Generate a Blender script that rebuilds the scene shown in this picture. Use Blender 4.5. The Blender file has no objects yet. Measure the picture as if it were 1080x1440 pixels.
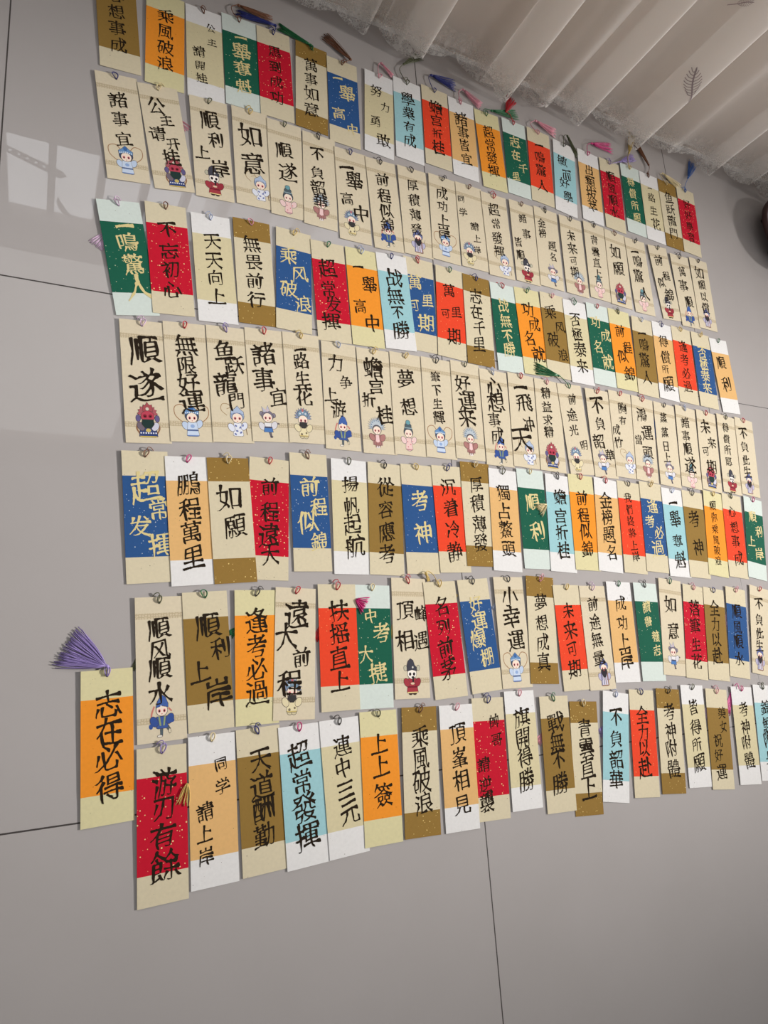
import bpy, bmesh, math, random
import numpy as np
from mathutils import Vector, Matrix
from mathutils.noise import noise as pnoise

# ------------------------------------------------------------------ camera, world, light, exposure
SC = bpy.context.scene
COL = SC.collection
SC.view_settings.view_transform = 'Standard'
SC.view_settings.look = 'None'
SC.view_settings.gamma = 1.0
SC.view_settings.use_curve_mapping = False
SC.view_settings.exposure = -0.20

cam_data = bpy.data.cameras.new('camera')
cam_data.sensor_fit = 'VERTICAL'
cam_data.sensor_height = 36.0
cam_data.lens = 964.6545 / 1440.0 * 36.0
cam_data.clip_start = 0.02
cam = bpy.data.objects.new('camera', cam_data)
COL.objects.link(cam)
CR = [[0.8917452, -0.0434455, -0.4504476], [-0.0661105, 0.9721952, -0.224646], [0.4476828, 0.2301063, 0.8640782]]
cam.matrix_world = Matrix([CR[0] + [0.0], CR[1] + [0.0], CR[2] + [0.813401], [0, 0, 0, 1]])
SC.camera = cam

WORLD_STRENGTH = 0.225
LOW_PANE = 3.7       # daylight seen through the low panes
HIGH_PANE = 1.65      # daylight seen through the tall panes
LAMP_POWER = 3300

world = bpy.data.worlds.new('room_ambient')
SC.world = world
world.use_nodes = True
bg = world.node_tree.nodes['Background']
bg.inputs[0].default_value = (1.0, 0.978, 0.962, 1)
bg.inputs[1].default_value = WORLD_STRENGTH

ld = bpy.data.lights.new('room_lamp', 'SPOT')
ld.energy = LAMP_POWER
ld.color = (1.0, 0.955, 0.915)
ld.spot_size = math.radians(15.5)
ld.spot_blend = 1.0
ld.shadow_soft_size = 0.28
lo = bpy.data.objects.new('room_lamp', ld)
COL.objects.link(lo)
lo.location = (6.5, 0.2, 3.0)
lo.rotation_euler = (Vector((0.82, 0.24, 0)) - lo.location).to_track_quat('-Z', 'Y').to_euler()

# added fill spot, not a lamp of the room: brightens the curtain
l2 = bpy.data.lights.new('curtain_fill', 'SPOT')
l2.energy = 430.0
l2.color = (1.0, 0.955, 0.925)
l2.spot_size = math.radians(15)
l2.spot_blend = 1.0
l2.shadow_soft_size = 0.15
l2o = bpy.data.objects.new('curtain_fill', l2)
COL.objects.link(l2o)
l2o.location = (4.4, -1.2, 1.5)
l2o.rotation_euler = (Vector((1.25, 1.01, 0.42)) - l2o.location).to_track_quat('-Z', 'Y').to_euler()

random.seed(7)
PI = math.pi

# ------------------------------------------------------------------ materials
def lin(c):
    return tuple(((v / 255) / 12.92 if v / 255 <= 0.04045 else ((v / 255 + 0.055) / 1.055) ** 2.4) for v in c) + (1.0,)

def mat(name, rgb, rough=0.7, spec=0.3):
    m = bpy.data.materials.new(name)
    m.use_nodes = True
    p = m.node_tree.nodes['Principled BSDF']
    p.inputs['Base Color'].default_value = lin(rgb)
    p.inputs['Roughness'].default_value = rough
    p.inputs['Specular IOR Level'].default_value = spec
    return m

def N(nt, kind, **kw):
    n = nt.nodes.new(kind)
    for k, v in kw.items():
        setattr(n, k, v)
    return n

def mathn(nt, op, a, b=None, clamp=False):
    n = N(nt, 'ShaderNodeMath', operation=op, use_clamp=clamp)
    for i, v in enumerate((a, b)):
        if v is None:
            continue
        if isinstance(v, (int, float)):
            n.inputs[i].default_value = v
        else:
            nt.links.new(v, n.inputs[i])
    return n.outputs[0]

def mixc(nt, fac, a, b):
    n = N(nt, 'ShaderNodeMix', data_type='RGBA')
    if isinstance(fac, (int, float)):
        n.inputs[0].default_value = fac
    else:
        nt.links.new(fac, n.inputs[0])
    for sock, v in ((n.inputs[6], a), (n.inputs[7], b)):
        if isinstance(v, tuple):
            sock.default_value = v
        else:
            nt.links.new(v, sock)
    return n.outputs[2]

def object_coords(nt):
    tc = N(nt, 'ShaderNodeTexCoord')
    info = N(nt, 'ShaderNodeObjectInfo')
    add = N(nt, 'ShaderNodeVectorMath', operation='ADD')
    nt.links.new(tc.outputs['Object'], add.inputs[0])
    cmb = N(nt, 'ShaderNodeCombineXYZ')
    nt.links.new(mathn(nt, 'MULTIPLY', info.outputs['Random'], 3.0), cmb.inputs[0])
    nt.links.new(mathn(nt, 'MULTIPLY', info.outputs['Random'], 7.0), cmb.inputs[1])
    nt.links.new(cmb.outputs[0], add.inputs[1])
    return tc.outputs['Object'], add.outputs[0]

def paper(name, rgb, fleck, amount, size=0.16, scale=420.0, rough=0.9, bands=False):
    """handmade paper: fine fibres, sprinkled flecks, optionally two printed key-pattern bands"""
    m = mat(name, rgb, rough, 0.06)
    nt = m.node_tree
    p = nt.nodes['Principled BSDF']
    raw, co = object_coords(nt)
    col = lin(rgb)
    nz = N(nt, 'ShaderNodeTexNoise')
    nz.inputs['Scale'].default_value = 260.0
    nz.inputs['Detail'].default_value = 3.0
    nt.links.new(co, nz.inputs['Vector'])
    f = mathn(nt, 'MULTIPLY', mathn(nt, 'SUBTRACT', nz.outputs[0], 0.5), 0.14)
    hsv = N(nt, 'ShaderNodeHueSaturation')
    hsv.inputs['Color'].default_value = col
    nt.links.new(mathn(nt, 'ADD', f, 1.0), hsv.inputs['Value'])
    c = hsv.outputs[0]
    if amount > 0:
        v = N(nt, 'ShaderNodeTexVoronoi')
        v.inputs['Scale'].default_value = scale
        v.inputs['Randomness'].default_value = 1.0
        nt.links.new(co, v.inputs['Vector'])
        sep = N(nt, 'ShaderNodeSeparateColor')
        nt.links.new(v.outputs['Color'], sep.inputs[0])
        a = mathn(nt, 'LESS_THAN', v.outputs['Distance'], mathn(nt, 'MULTIPLY', sep.outputs[1], size * 2.2))
        b = mathn(nt, 'LESS_THAN', sep.outputs[0], amount)
        c = mixc(nt, mathn(nt, 'MULTIPLY', a, b), c, lin(fleck))
    if bands:
        sx = N(nt, 'ShaderNodeSeparateXYZ')
        nt.links.new(raw, sx.inputs[0])
        y = sx.outputs[1]
        b1 = mathn(nt, 'LESS_THAN', mathn(nt, 'ABSOLUTE', mathn(nt, 'SUBTRACT', y, 0.0575)), 0.0033)
        b2 = mathn(nt, 'LESS_THAN', mathn(nt, 'ABSOLUTE', mathn(nt, 'ADD', y, 0.0560)), 0.0033)
        band = mathn(nt, 'ADD', b1, b2, True)
        vv = N(nt, 'ShaderNodeTexVoronoi', feature='DISTANCE_TO_EDGE')
        vv.inputs['Scale'].default_value = 330.0
        vv.inputs['Randomness'].default_value = 0.35
        nt.links.new(raw, vv.inputs['Vector'])
        lines = mathn(nt, 'LESS_THAN', vv.outputs['Distance'], 0.14)
        c = mixc(nt, mathn(nt, 'MULTIPLY', band, 0.32), c, lin((188, 168, 130)))
        c = mixc(nt, mathn(nt, 'MULTIPLY', mathn(nt, 'MULTIPLY', band, lines), 0.42), c, lin((160, 140, 105)))
    nt.links.new(c, p.inputs['Base Color'])
    return m

GOLD = (236, 220, 160)
DARK = (110, 92, 66)
M = {}
M['cream'] = paper('cream_paper', (218, 207, 178), DARK, 0.05, 0.10)
M['yellow'] = paper('pale_yellow_paper', (221, 213, 168), DARK, 0.05, 0.10)
M['white'] = paper('white_paper', (232, 231, 230), (120, 112, 104), 0.05, 0.10)
M['mint'] = paper('pale_mint_paper', (214, 225, 219), DARK, 0.03, 0.09)
M['figure'] = paper('cream_printed_card', (220, 208, 182), DARK, 0.0, bands=True)
M['orange'] = paper('orange_paper', (243, 152, 52), (200, 110, 30), 0.06, 0.12)
M['red'] = paper('gold_flecked_red_paper', (200, 30, 52), (240, 205, 150), 0.28, 0.17)
M['vermilion'] = paper('gold_flecked_vermilion_paper', (236, 76, 48), (246, 180, 120), 0.16, 0.13)
M['green'] = paper('flecked_green_paper', (34, 96, 76), (190, 205, 170), 0.20, 0.13)
M['blue'] = paper('flecked_blue_paper', (50, 88, 142), (190, 205, 215), 0.24, 0.13)
M['tan'] = paper('tan_paper', (228, 183, 122), DARK, 0.02, 0.09)
M['beige'] = paper('beige_paper', (217, 206, 168), DARK, 0.05, 0.10)
M['brown'] = paper('ochre_brown_paper', (148, 118, 62), (112, 86, 42), 0.05, 0.10)
M['flecked_brown'] = paper('gold_flecked_brown_paper', (150, 119, 62), (240, 215, 140), 0.20, 0.15)
M['sky'] = paper('pale_blue_paper', (160, 205, 212), (110, 130, 130), 0.04, 0.10)
M['black_ink'] = mat('black_ink', (46, 38, 30), 0.95, 0.0)
M['gold_ink'] = mat('gold_ink', (222, 206, 148), 0.7, 0.1)

print_ink = bpy.data.materials.new('printed_ink')
print_ink.use_nodes = True
_nt = print_ink.node_tree
_at = N(_nt, 'ShaderNodeAttribute', attribute_name='ink')
_nt.links.new(_at.outputs['Color'], _nt.nodes['Principled BSDF'].inputs['Base Color'])
_nt.nodes['Principled BSDF'].inputs['Roughness'].default_value = 0.9
_nt.nodes['Principled BSDF'].inputs['Specular IOR Level'].default_value = 0.05

THREAD = {'n': ('navy', (40, 48, 120)), 'w': ('white', (215, 205, 190)), 'k': ('black', (48, 44, 40)), 'g': ('green', (24, 110, 62)),
          't': ('brown', (122, 78, 52)), 'p': ('pink', (222, 150, 165)), 'r': ('red', (196, 30, 44)), 'm': ('magenta', (200, 36, 120)),
          'l': ('lavender', (150, 132, 190)), 'c': ('gold', (214, 186, 108)), 'b': ('blue', (48, 104, 182)), 'o': ('olive', (88, 92, 62)),
          'y': ('cream', (226, 208, 160)), 'q': ('lilac', (216, 186, 214)), 'h': ('hotpink', (236, 90, 170)), 's': ('silver', (185, 195, 220))}
TM = {k: mat(v[0] + '_silk_thread', v[1], 0.45, 0.5) for k, v in THREAD.items()}
THREAD_WORD = {'h': 'hot pink', 's': 'pale blue'}
for k, v in THREAD.items():
    THREAD_WORD.setdefault(k, v[0])

# polished tile with dark joints
def floor_material(x0, y0, s):
    m = mat('polished_grey_tile', (168, 161, 158), 0.07, 0.5)
    nt = m.node_tree
    p = nt.nodes['Principled BSDF']
    tc = N(nt, 'ShaderNodeTexCoord')
    sx = N(nt, 'ShaderNodeSeparateXYZ')
    nt.links.new(tc.outputs['Object'], sx.inputs[0])
    def joint(v, o):
        q = mathn(nt, 'DIVIDE', mathn(nt, 'SUBTRACT', v, o - s * 20.5), s)
        fr = mathn(nt, 'FRACT', q)
        return mathn(nt, 'LESS_THAN', mathn(nt, 'ABSOLUTE', mathn(nt, 'SUBTRACT', fr, 0.5)), 0.00085 / s)
    j = mathn(nt, 'ADD', joint(sx.outputs[0], x0), joint(sx.outputs[1], y0), True)
    # soft clouding and short pale streaks in the glaze
    n1 = N(nt, 'ShaderNodeTexNoise')
    n1.inputs['Scale'].default_value = 7.0
    n1.inputs['Detail'].default_value = 4.0
    nt.links.new(tc.outputs['Object'], n1.inputs['Vector'])
    mp = N(nt, 'ShaderNodeMapping')
    mp.inputs['Scale'].default_value = (90, 28, 1)
    mp.inputs['Rotation'].default_value = (0, 0, 0.2)
    nt.links.new(tc.outputs['Object'], mp.inputs[0])
    n2 = N(nt, 'ShaderNodeTexNoise')
    n2.inputs['Scale'].default_value = 1.0
    n2.inputs['Detail'].default_value = 5.0
    n2.inputs['Roughness'].default_value = 0.7
    nt.links.new(mp.outputs[0], n2.inputs['Vector'])
    st = mathn(nt, 'MULTIPLY', mathn(nt, 'SUBTRACT', n2.outputs[0], 0.60, False), 2.2, True)
    st = mathn(nt, 'MULTIPLY', st, mathn(nt, 'MULTIPLY', mathn(nt, 'SUBTRACT', n1.outputs[0], 0.42), 2.0, True))
    base = mixc(nt, n1.outputs[0], lin((175, 170, 168)), lin((183, 178, 177)))
    base = mixc(nt, mathn(nt, 'MULTIPLY', st, 0.55), base, lin((204, 199, 198)))
    base = mixc(nt, j, base, lin((62, 56, 54)))
    nt.links.new(base, p.inputs['Base Color'])
    nt.links.new(mathn(nt, 'ADD', mathn(nt, 'MULTIPLY', j, 0.6), 0.018), p.inputs['Roughness'])
    return m

# ------------------------------------------------------------------ mesh helpers
def mesh_obj(name, verts, faces, material, parent=None, smooth=False):
    me = bpy.data.meshes.new(name)
    me.from_pydata([tuple(v) for v in verts], [], faces)
    if material is not None:
        me.materials.append(material)
    if smooth:
        me.polygons.foreach_set('use_smooth', [True] * len(me.polygons))
    me.update()
    o = bpy.data.objects.new(name, me)
    COL.objects.link(o)
    o.parent = parent
    return o

def tag(o, label, cat, group=None):
    o['label'] = label
    o['category'] = cat
    if group:
        o['group'] = group
    return o

def structure(o):
    o['kind'] = 'structure'
    return o

def box_vf(x0, x1, y0, y1, z0, z1, V, F):
    b = len(V)
    V += [(x0, y0, z0), (x1, y0, z0), (x1, y1, z0), (x0, y1, z0), (x0, y0, z1), (x1, y0, z1), (x1, y1, z1), (x0, y1, z1)]
    F += [(b, b + 3, b + 2, b + 1), (b + 4, b + 5, b + 6, b + 7), (b, b + 1, b + 5, b + 4), (b + 1, b + 2, b + 6, b + 5),
          (b + 2, b + 3, b + 7, b + 6), (b + 3, b, b + 4, b + 7)]

def tube_vf(pts, rad, V, F, sides=6, closed=False):
    pts = [Vector(p) for p in pts]
    n = len(pts)
    rads = rad if isinstance(rad, (list, tuple)) else [rad] * n
    base = len(V)
    up = Vector((0, 0, 1))
    for i in range(n):
        a = pts[i - 1] if (i > 0 or closed) else pts[0]
        b = pts[(i + 1) % n] if (i < n - 1 or closed) else pts[-1]
        d = (b - a)
        d = d.normalized() if d.length > 1e-9 else Vector((1, 0, 0))
        s = d.cross(up)
        if s.length < 1e-3:
            s = d.cross(Vector((0, 1, 0)))
        s.normalize()
        t = s.cross(d).normalized()
        for k in range(sides):
            an = 2 * PI * k / sides
            V.append(pts[i] + (s * math.cos(an) + t * math.sin(an)) * rads[i])
    m = n if closed else n - 1
    for i in range(m):
        r0 = base + i * sides
        r1 = base + ((i + 1) % n) * sides
        for k in range(sides):
            k2 = (k + 1) % sides
            F.append((r0 + k, r0 + k2, r1 + k2, r1 + k))
    if not closed:
        F.append(tuple(base + k for k in reversed(range(sides))))
        F.append(tuple(base + (n - 1) * sides + k for k in range(sides)))

def catmull(P, per=8):
    out = []
    P = [Vector(p) for p in P]
    Q = [P[0] * 2 - P[1]] + P + [P[-1] * 2 - P[-2]]
    for i in range(1, len(Q) - 2):
        a, b, c, d = Q[i - 1], Q[i], Q[i + 1], Q[i + 2]
        for k in range(per):
            t = k / per
            out.append(0.5 * ((2 * b) + (c - a) * t + (2 * a - 5 * b + 4 * c - d) * t * t + (3 * b - a - 3 * c + d) * t ** 3))
    out.append(P[-1])
    return out

def fill_loops(loops, extrude=0.0):
    """closed 2D outlines -> filled mesh data (verts, faces)"""
    cu = bpy.data.curves.new('tmp_outline', 'CURVE')
    cu.dimensions = '2D'
    cu.fill_mode = 'BOTH' if extrude else 'FRONT'
    cu.extrude = extrude
    for lp in loops:
        sp = cu.splines.new('POLY')
        sp.points.add(len(lp) - 1)
        sp.points.foreach_set('co', [v for p in lp for v in (p[0], p[1], 0.0, 1.0)])
        sp.use_cyclic_u = True
    o = bpy.data.objects.new('tmp_outline', cu)
    COL.objects.link(o)
    dg = bpy.context.evaluated_depsgraph_get()
    me = bpy.data.meshes.new_from_object(o.evaluated_get(dg))
    v = np.empty(len(me.vertices) * 3)
    me.vertices.foreach_get('co', v)
    f = [tuple(p.vertices) for p in me.polygons]
    bpy.data.objects.remove(o)
    bpy.data.curves.remove(cu)
    bpy.data.meshes.remove(me)
    return v.reshape(-1, 3), f

# ------------------------------------------------------------------ setting
TS = 0.6
TX, TY = 0.54173, 0.46983
WY = 1.0566          # face of the wall under the window
floor = mesh_obj('floor', [(-2.2, -2.4, 0), (4.2, -2.4, 0), (4.2, WY + 0.12, 0), (-2.2, WY + 0.12, 0)], [(0, 1, 2, 3)], floor_material(TX, TY, TS))
structure(floor)

wall_paint = mat('warm_grey_wall_paint', (192, 180, 170), 0.8, 0.2)
V, F = [], []
box_vf(-2.2, 4.2, WY, WY + 0.12, 0.0, 0.486, V, F)           # parapet
box_vf(-2.2, 4.2, WY, WY + 0.12, 2.30, 2.70, V, F)           # above the window
box_vf(-2.2, -0.62, WY, WY + 0.12, 0.486, 2.30, V, F)
box_vf(1.80, 4.2, WY, WY + 0.12, 0.486, 2.30, V, F)
structure(mesh_obj('wall_back', V, F, wall_paint))
V, F = [], []
box_vf(-2.2, 4.2, WY - 0.004, WY, 0.0, 0.007, V, F)
structure(mesh_obj('baseboard_back', V, F, mat('white_skirting_edge', (236, 232, 228), 0.5)))

# window: low fixed lights under a deep transom, tall lights above
win = bpy.data.objects.new('window_1', None)
COL.objects.link(win)
win.location = (0.0, WY, 0.486)
structure(win)
frame_mat = mat('grey_window_frame', (150, 143, 138), 0.5)
V, F = [], []
zb = 0.0
x_m = [-0.62, -0.345, -0.262, -0.18, -0.095, -0.004, 0.092, 0.180, 0.268, 0.356]
while x_m[-1] < 1.7:
    x_m.append(x_m[-1] + 0.18)
x_m[-1] = 1.80
for i, x in enumerate(x_m):
    w = 0.0075
    box_vf(x - w, x + w, -0.001, 0.05, 0.0, 0.26, V, F)
box_vf(-0.62, 1.80, -0.002, 0.06, 0.259, 0.396, V, F)          # transom
for x in (-0.62, 0.30, 1.05, 1.80):
    box_vf(x - 0.02, x + 0.02, -0.001, 0.05, 0.39, 1.82, V, F)
mesh_obj('window_frame', V, F, frame_mat, win)
def glow(name, rgb, s):
    m = bpy.data.materials.new(name)
    m.use_nodes = True
    nt = m.node_tree
    nt.nodes.remove(nt.nodes['Principled BSDF'])
    e = N(nt, 'ShaderNodeEmission')
    tc = N(nt, 'ShaderNodeTexCoord')
    nz = N(nt, 'ShaderNodeTexNoise')
    nz.inputs['Scale'].default_value = 9.0
    nz.inputs['Detail'].default_value = 3.0
    nt.links.new(tc.outputs['Object'], nz.inputs['Vector'])
    nt.links.new(mathn(nt, 'MULTIPLY', mathn(nt, 'ADD', mathn(nt, 'MULTIPLY', nz.outputs[0], 0.35), 0.82), s), e.inputs[1])
    e.inputs[0].default_value = rgb + (1,)
    nt.links.new(e.outputs[0], nt.nodes['Material Output'].inputs[0])
    return m
V, F = [], []
box_vf(-0.62, 1.80, 0.03, 0.034, 0.0, 0.26, V, F)
o = mesh_obj('low_pane', V, F, glow('daylit_low_pane', (0.95, 0.97, 1.0), LOW_PANE), win)
o['label'] = 'bright daylit low panes'
V, F = [], []
box_vf(-0.62, 1.80, 0.03, 0.034, 0.39, 1.82, V, F)
o = mesh_obj('tall_pane', V, F, glow('daylit_tall_pane', (1.0, 0.985, 0.96), HIGH_PANE), win)
# catch and perforated stay: they belong to the window
dark_metal = mat('dull_dark_metal', (96, 90, 86), 0.5)
holes = []
Lb, hb = 0.122, 0.0105
outer = [(-0.004, -hb * 0.7), (Lb - 0.012, -hb), (Lb, -hb * 0.3), (Lb - 0.008, hb), (-0.004, hb * 0.8)]
lp = [outer]
for k in range(6):
    cx = 0.012 + k * 0.0162
    lp.append([(cx + 0.0034 * math.cos(a), 0.0046 * math.sin(a)) for a in [2 * PI * j / 12 for j in range(12)]])
v, f = fill_loops(lp, 0.0012)
an = math.atan2(0.562 - 0.513, 0.119)
vv = [(-0.090 + p[0] * math.cos(an) - p[1] * math.sin(an), -0.012 + p[2], 0.028 + p[0] * math.sin(an) + p[1] * math.cos(an)) for p in v]
mesh_obj('perforated_stay', vv, f, dark_metal, win)
V, F = [], []
hk = catmull([(0.010, -0.01, 0.150), (0.014, -0.014, 0.166), (0.028, -0.018, 0.187), (0.045, -0.016, 0.202), (0.062, -0.012, 0.208)], 6)
tube_vf(hk, [0.0016 + 0.0042 * math.sin(PI * min(1, i / 18)) for i in range(len(hk))], V, F, 8)
mesh_obj('catch_handle', V, F, dark_metal, win, True)

# ------------------------------------------------------------------ brush lettering
GLYPH = {}
def outline_of(ch):
    tcu = bpy.data.curves.new('tmp_text', 'FONT')
    tcu.body = ch
    tcu.fill_mode = 'NONE'
    tcu.resolution_u = 3
    o = bpy.data.objects.new('tmp_text', tcu)
    COL.objects.link(o)
    dg = bpy.context.evaluated_depsgraph_get()
    me = bpy.data.meshes.new_from_object(o.evaluated_get(dg))
    co = [(v.co.x, v.co.y) for v in me.vertices]
    nb = {}
    for e in me.edges:
        a, b = e.vertices
        nb.setdefault(a, []).append(b)
        nb.setdefault(b, []).append(a)
    seen, loops = set(), []
    for s in range(len(co)):
        if s in seen or s not in nb:
            continue
        lp, prev, cur = [], None, s
        while cur not in seen:
            seen.add(cur)
            lp.append(co[cur])
            nxt = [q for q in nb[cur] if q != prev and q not in seen]
            if not nxt:
                break
            prev, cur = cur, nxt[0]
        if len(lp) > 2:
            loops.append(lp)
    bpy.data.objects.remove(o)
    bpy.data.curves.remove(tcu)
    bpy.data.meshes.remove(me)
    return loops

def trace_mask(val, x0, y0, h):
    """marching squares on a node grid (values > 0 are ink) -> closed loops"""
    ny, nx = val.shape
    ins = val > 0
    seg = {}
    def cross(ax, ay, bx, by):
        va, vb = val[ay, ax], val[by, bx]
        t = va / (va - vb)
        return (x0 + h * (ax + (bx - ax) * t), y0 + h * (ay + (by - ay) * t))
    case = ins[:-1, :-1] * 1 + ins[:-1, 1:] * 2 + ins[1:, 1:] * 4 + ins[1:, :-1] * 8
    TAB = {1: [(3, 0)], 2: [(0, 1)], 3: [(3, 1)], 4: [(1, 2)], 5: [(3, 0), (1, 2)], 6: [(0, 2)], 7: [(3, 2)],
           8: [(2, 3)], 9: [(2, 0)], 10: [(0, 1), (2, 3)], 11: [(2, 1)], 12: [(1, 3)], 13: [(1, 0)], 14: [(0, 3)]}
    pos = {}
    for j, i in zip(*np.nonzero((case > 0) & (case < 15))):
        ek = (('h', j, i), ('v', j, i + 1), ('h', j + 1, i), ('v', j, i))
        for a, b in TAB[int(case[j, i])]:
            seg[ek[a]] = ek[b]
    for k in set(seg) | set(seg.values()):
        t, j, i = k
        pos[k] = cross(i, j, i + 1, j) if t == 'h' else cross(i, j, i, j + 1)
    loops = []
    while seg:
        k, nx_ = seg.popitem()
        lp = [k]
        while nx_ in seg:
            lp.append(nx_)
            nx_ = seg.pop(nx_)
        pts = np.array([pos[q] for q in lp])
        if len(pts) < 6:
            continue
        for _ in range(5):
            pts = pts * 0.5 + (np.roll(pts, 1, 0) + np.roll(pts, -1, 0)) * 0.25
        keep, n, last = [], len(pts), None
        for q in range(n):
            d1 = pts[q] - (pts[q - 1] if last is None else last)
            d2 = pts[(q + 1) % n] - pts[q]
            if abs(d1[0] * d2[1] - d1[1] * d2[0]) / (np.linalg.norm(d1) + 1e-9) > h * 0.10:
                keep.append(tuple(pts[q]))
                last = pts[q]
        if len(keep) > 3:
            loops.append(keep)
    return loops

def blur(f):
    p = np.pad(f, 1, mode='edge')
    return (p[1:-1, :-2] + p[1:-1, 2:] + p[:-2, 1:-1] + p[2:, 1:-1] + 2 * f) / 6

def shifted(a, dy, dx, fill):
    """a[y+dy, x+dx]"""
    o = np.full(a.shape, fill, a.dtype)
    ny, nx = a.shape
    y0, y1 = max(0, -dy), min(ny, ny - dy)
    x0, x1 = max(0, -dx), min(nx, nx - dx)
    if y0 < y1 and x0 < x1:
        o[y0:y1, x0:x1] = a[y0 + dy:y1 + dy, x0 + dx:x1 + dx]
    return o

def run_length(ink, dx, dy):
    alive = ink.copy()
    n = np.zeros(ink.shape)
    for k in range(1, 62):
        alive = alive & shifted(ink, int(round(k * dy)), int(round(k * dx)), False)
        if not alive.any():
            break
        n += alive
    return n

def signed_distance(ink, r):
    inside = np.full(ink.shape, float(r))
    outside = np.full(ink.shape, float(r))
    for dy in range(-r, r + 1):
        for dx in range(-r, r + 1):
            d = math.hypot(dx, dy)
            if 0 < d <= r:
                m = shifted(ink, dy, dx, False)
                inside = np.where(~m, np.minimum(inside, d - 0.5), inside)
                outside = np.where(m, np.minimum(outside, d - 0.5), outside)
    return np.where(ink, inside, -outside)

def brush_glyph(ch):
    """a character redrawn with a loaded brush: rising horizontals, swelling and thinning strokes, slanted pointed ends"""
    if ch in GLYPH:
        return GLYPH[ch]
    loops = outline_of(ch)
    allp = np.array([p for lp in loops for p in lp])
    ctr = (allp.min(0) + allp.max(0)) / 2
    sd = (ord(ch) % 97) * 1.37
    def area(lp):
        a = np.array(lp)
        b = np.roll(a, -1, 0)
        return (a[:, 0] * b[:, 1] - a[:, 1] * b[:, 0]).sum() / 2
    h = 1.0 / 100
    gx = np.arange(-0.66, 0.66 + h, h)
    GX, GY = np.meshgrid(gx, gx)
    wind = np.zeros(GX.shape)
    outer_sign = 1.0 if area(max(loops, key=lambda l: abs(area(l)))) > 0 else -1.0
    for lp in loops:
        a = np.array(lp) - ctr
        n = len(a)
        nxt, prv = np.roll(a, -1, 0), np.roll(a, 1, 0)
        d1, d2 = a - prv, nxt - a
        l1, l2 = np.linalg.norm(d1, axis=1) + 1e-9, np.linalg.norm(d2, axis=1) + 1e-9
        u1, u2 = d1 / l1[:, None], d2 / l2[:, None]
        cr = (u1[:, 0] * u2[:, 1] - u1[:, 1] * u2[:, 0]) * outer_sign
        shift = np.zeros_like(a)
        for i in range(n):                        # stroke ends: two convex corners a stroke width apart
            if cr[i] < 0.6 or min(l1[i], l2[i]) > 0.12:
                continue
            b = u1[i] - u2[i]
            b = b / (np.linalg.norm(b) + 1e-9)
            if b[0] < 0 and b[1] > 0:
                g = 0.05
            elif b[0] > 0 and b[1] < 0:
                g = 0.075
            elif b[0] < 0:
                g = 0.0
            else:
                g = 0.02
            shift[i] = b * g
        pts = []
        for i in range(n):
            p0, p1 = a[i] + shift[i], nxt[i] + shift[(i + 1) % n]
            m = max(1, int(np.linalg.norm(p1 - p0) / 0.05))
            pts += [p0 + (p1 - p0) * k / m for k in range(m)]
        P = np.array(pts)
        Q = np.roll(P, -1, 0)
        for (ax, ay), (bx, by) in zip(P, Q):      # winding number of every grid node
            up = (ay <= GY) & (by > GY)
            dn = (by <= GY) & (ay > GY)
            side = (bx - ax) * (GY - ay) - (GX - ax) * (by - ay)
            wind += (up & (side > 0)) * 1.0 - (dn & (side < 0)) * 1.0
    ink = np.abs(wind) > 0.5
    sdf = signed_distance(ink, 9) * h
    # how far the stroke runs before and behind every point, in six directions
    best = np.zeros(ink.shape)
    rel = np.zeros(ink.shape)
    for deg in (0, 30, 60, 90, 120, 150):
        dx, dy = math.cos(math.radians(deg)), math.sin(math.radians(deg))
        if deg > 0:
            dx, dy = -dx, -dy                     # every slanted or upright stroke is written downwards
        ahead = run_length(ink, dx, dy)
        behind = run_length(ink, -dx, -dy)
        tot = ahead + behind
        t = behind / np.maximum(tot, 1)
        if deg == 0:
            r = -0.42 + 0.45 * np.clip(1 - t / 0.2, 0, 1) + 0.62 * np.clip((t - 0.66) / 0.28, 0, 1)
        elif deg == 90:
            r = 0.06 + 0.22 * np.clip(1 - t / 0.25, 0, 1) - 0.95 * np.clip((t - 0.66) / 0.34, 0, 1)
        elif deg in (30, 60):                     # sweeping down to the left: pressed, then drawn out thin
            r = 0.38 - 1.2 * t
        else:                                     # falling to the right: light start, heavy foot, pointed tip
            r = -0.55 + 1.25 * np.clip(t / 0.75, 0, 1) - 1.3 * np.clip((t - 0.78) / 0.22, 0, 1)
        r = np.where(tot * h < 0.13, 0.0, r)
        use = tot > best
        best = np.where(use, tot, best)
        rel = np.where(use, r, rel)
    wgt = ink.astype(float)
    num = rel * wgt
    half = np.where(ink, sdf, 0.0)
    for _ in range(4):
        p = np.pad(half, 1)
        half = np.maximum.reduce([p[1:-1, 1:-1], p[1:-1, :-2], p[1:-1, 2:], p[:-2, 1:-1], p[2:, 1:-1]])
    hn, hw_ = half * wgt, wgt.copy()
    for _ in range(7):
        num, wgt, hn, hw_ = blur(num), blur(wgt), blur(hn), blur(hw_)
    rel = num / np.maximum(wgt, 1e-3)
    half = hn / np.maximum(hw_, 1e-3)
    lv = np.array([[pnoise(Vector((x * 2.4 + sd, y * 2.4, sd))) for x in gx[::6]] for y in gx[::6]])
    lv = np.repeat(np.repeat(lv, 6, 0), 6, 1)[:ink.shape[0], :ink.shape[1]]
    for _ in range(10):
        lv = blur(lv)
    val = blur(blur(sdf)) + half * np.clip(rel + 0.17 + 0.24 * lv, -0.70, 0.55)
    val[0, :] = val[-1, :] = -1
    val[:, 0] = val[:, -1] = -1
    val[np.abs(val) < 1e-6] = 1e-6
    out = []
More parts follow.
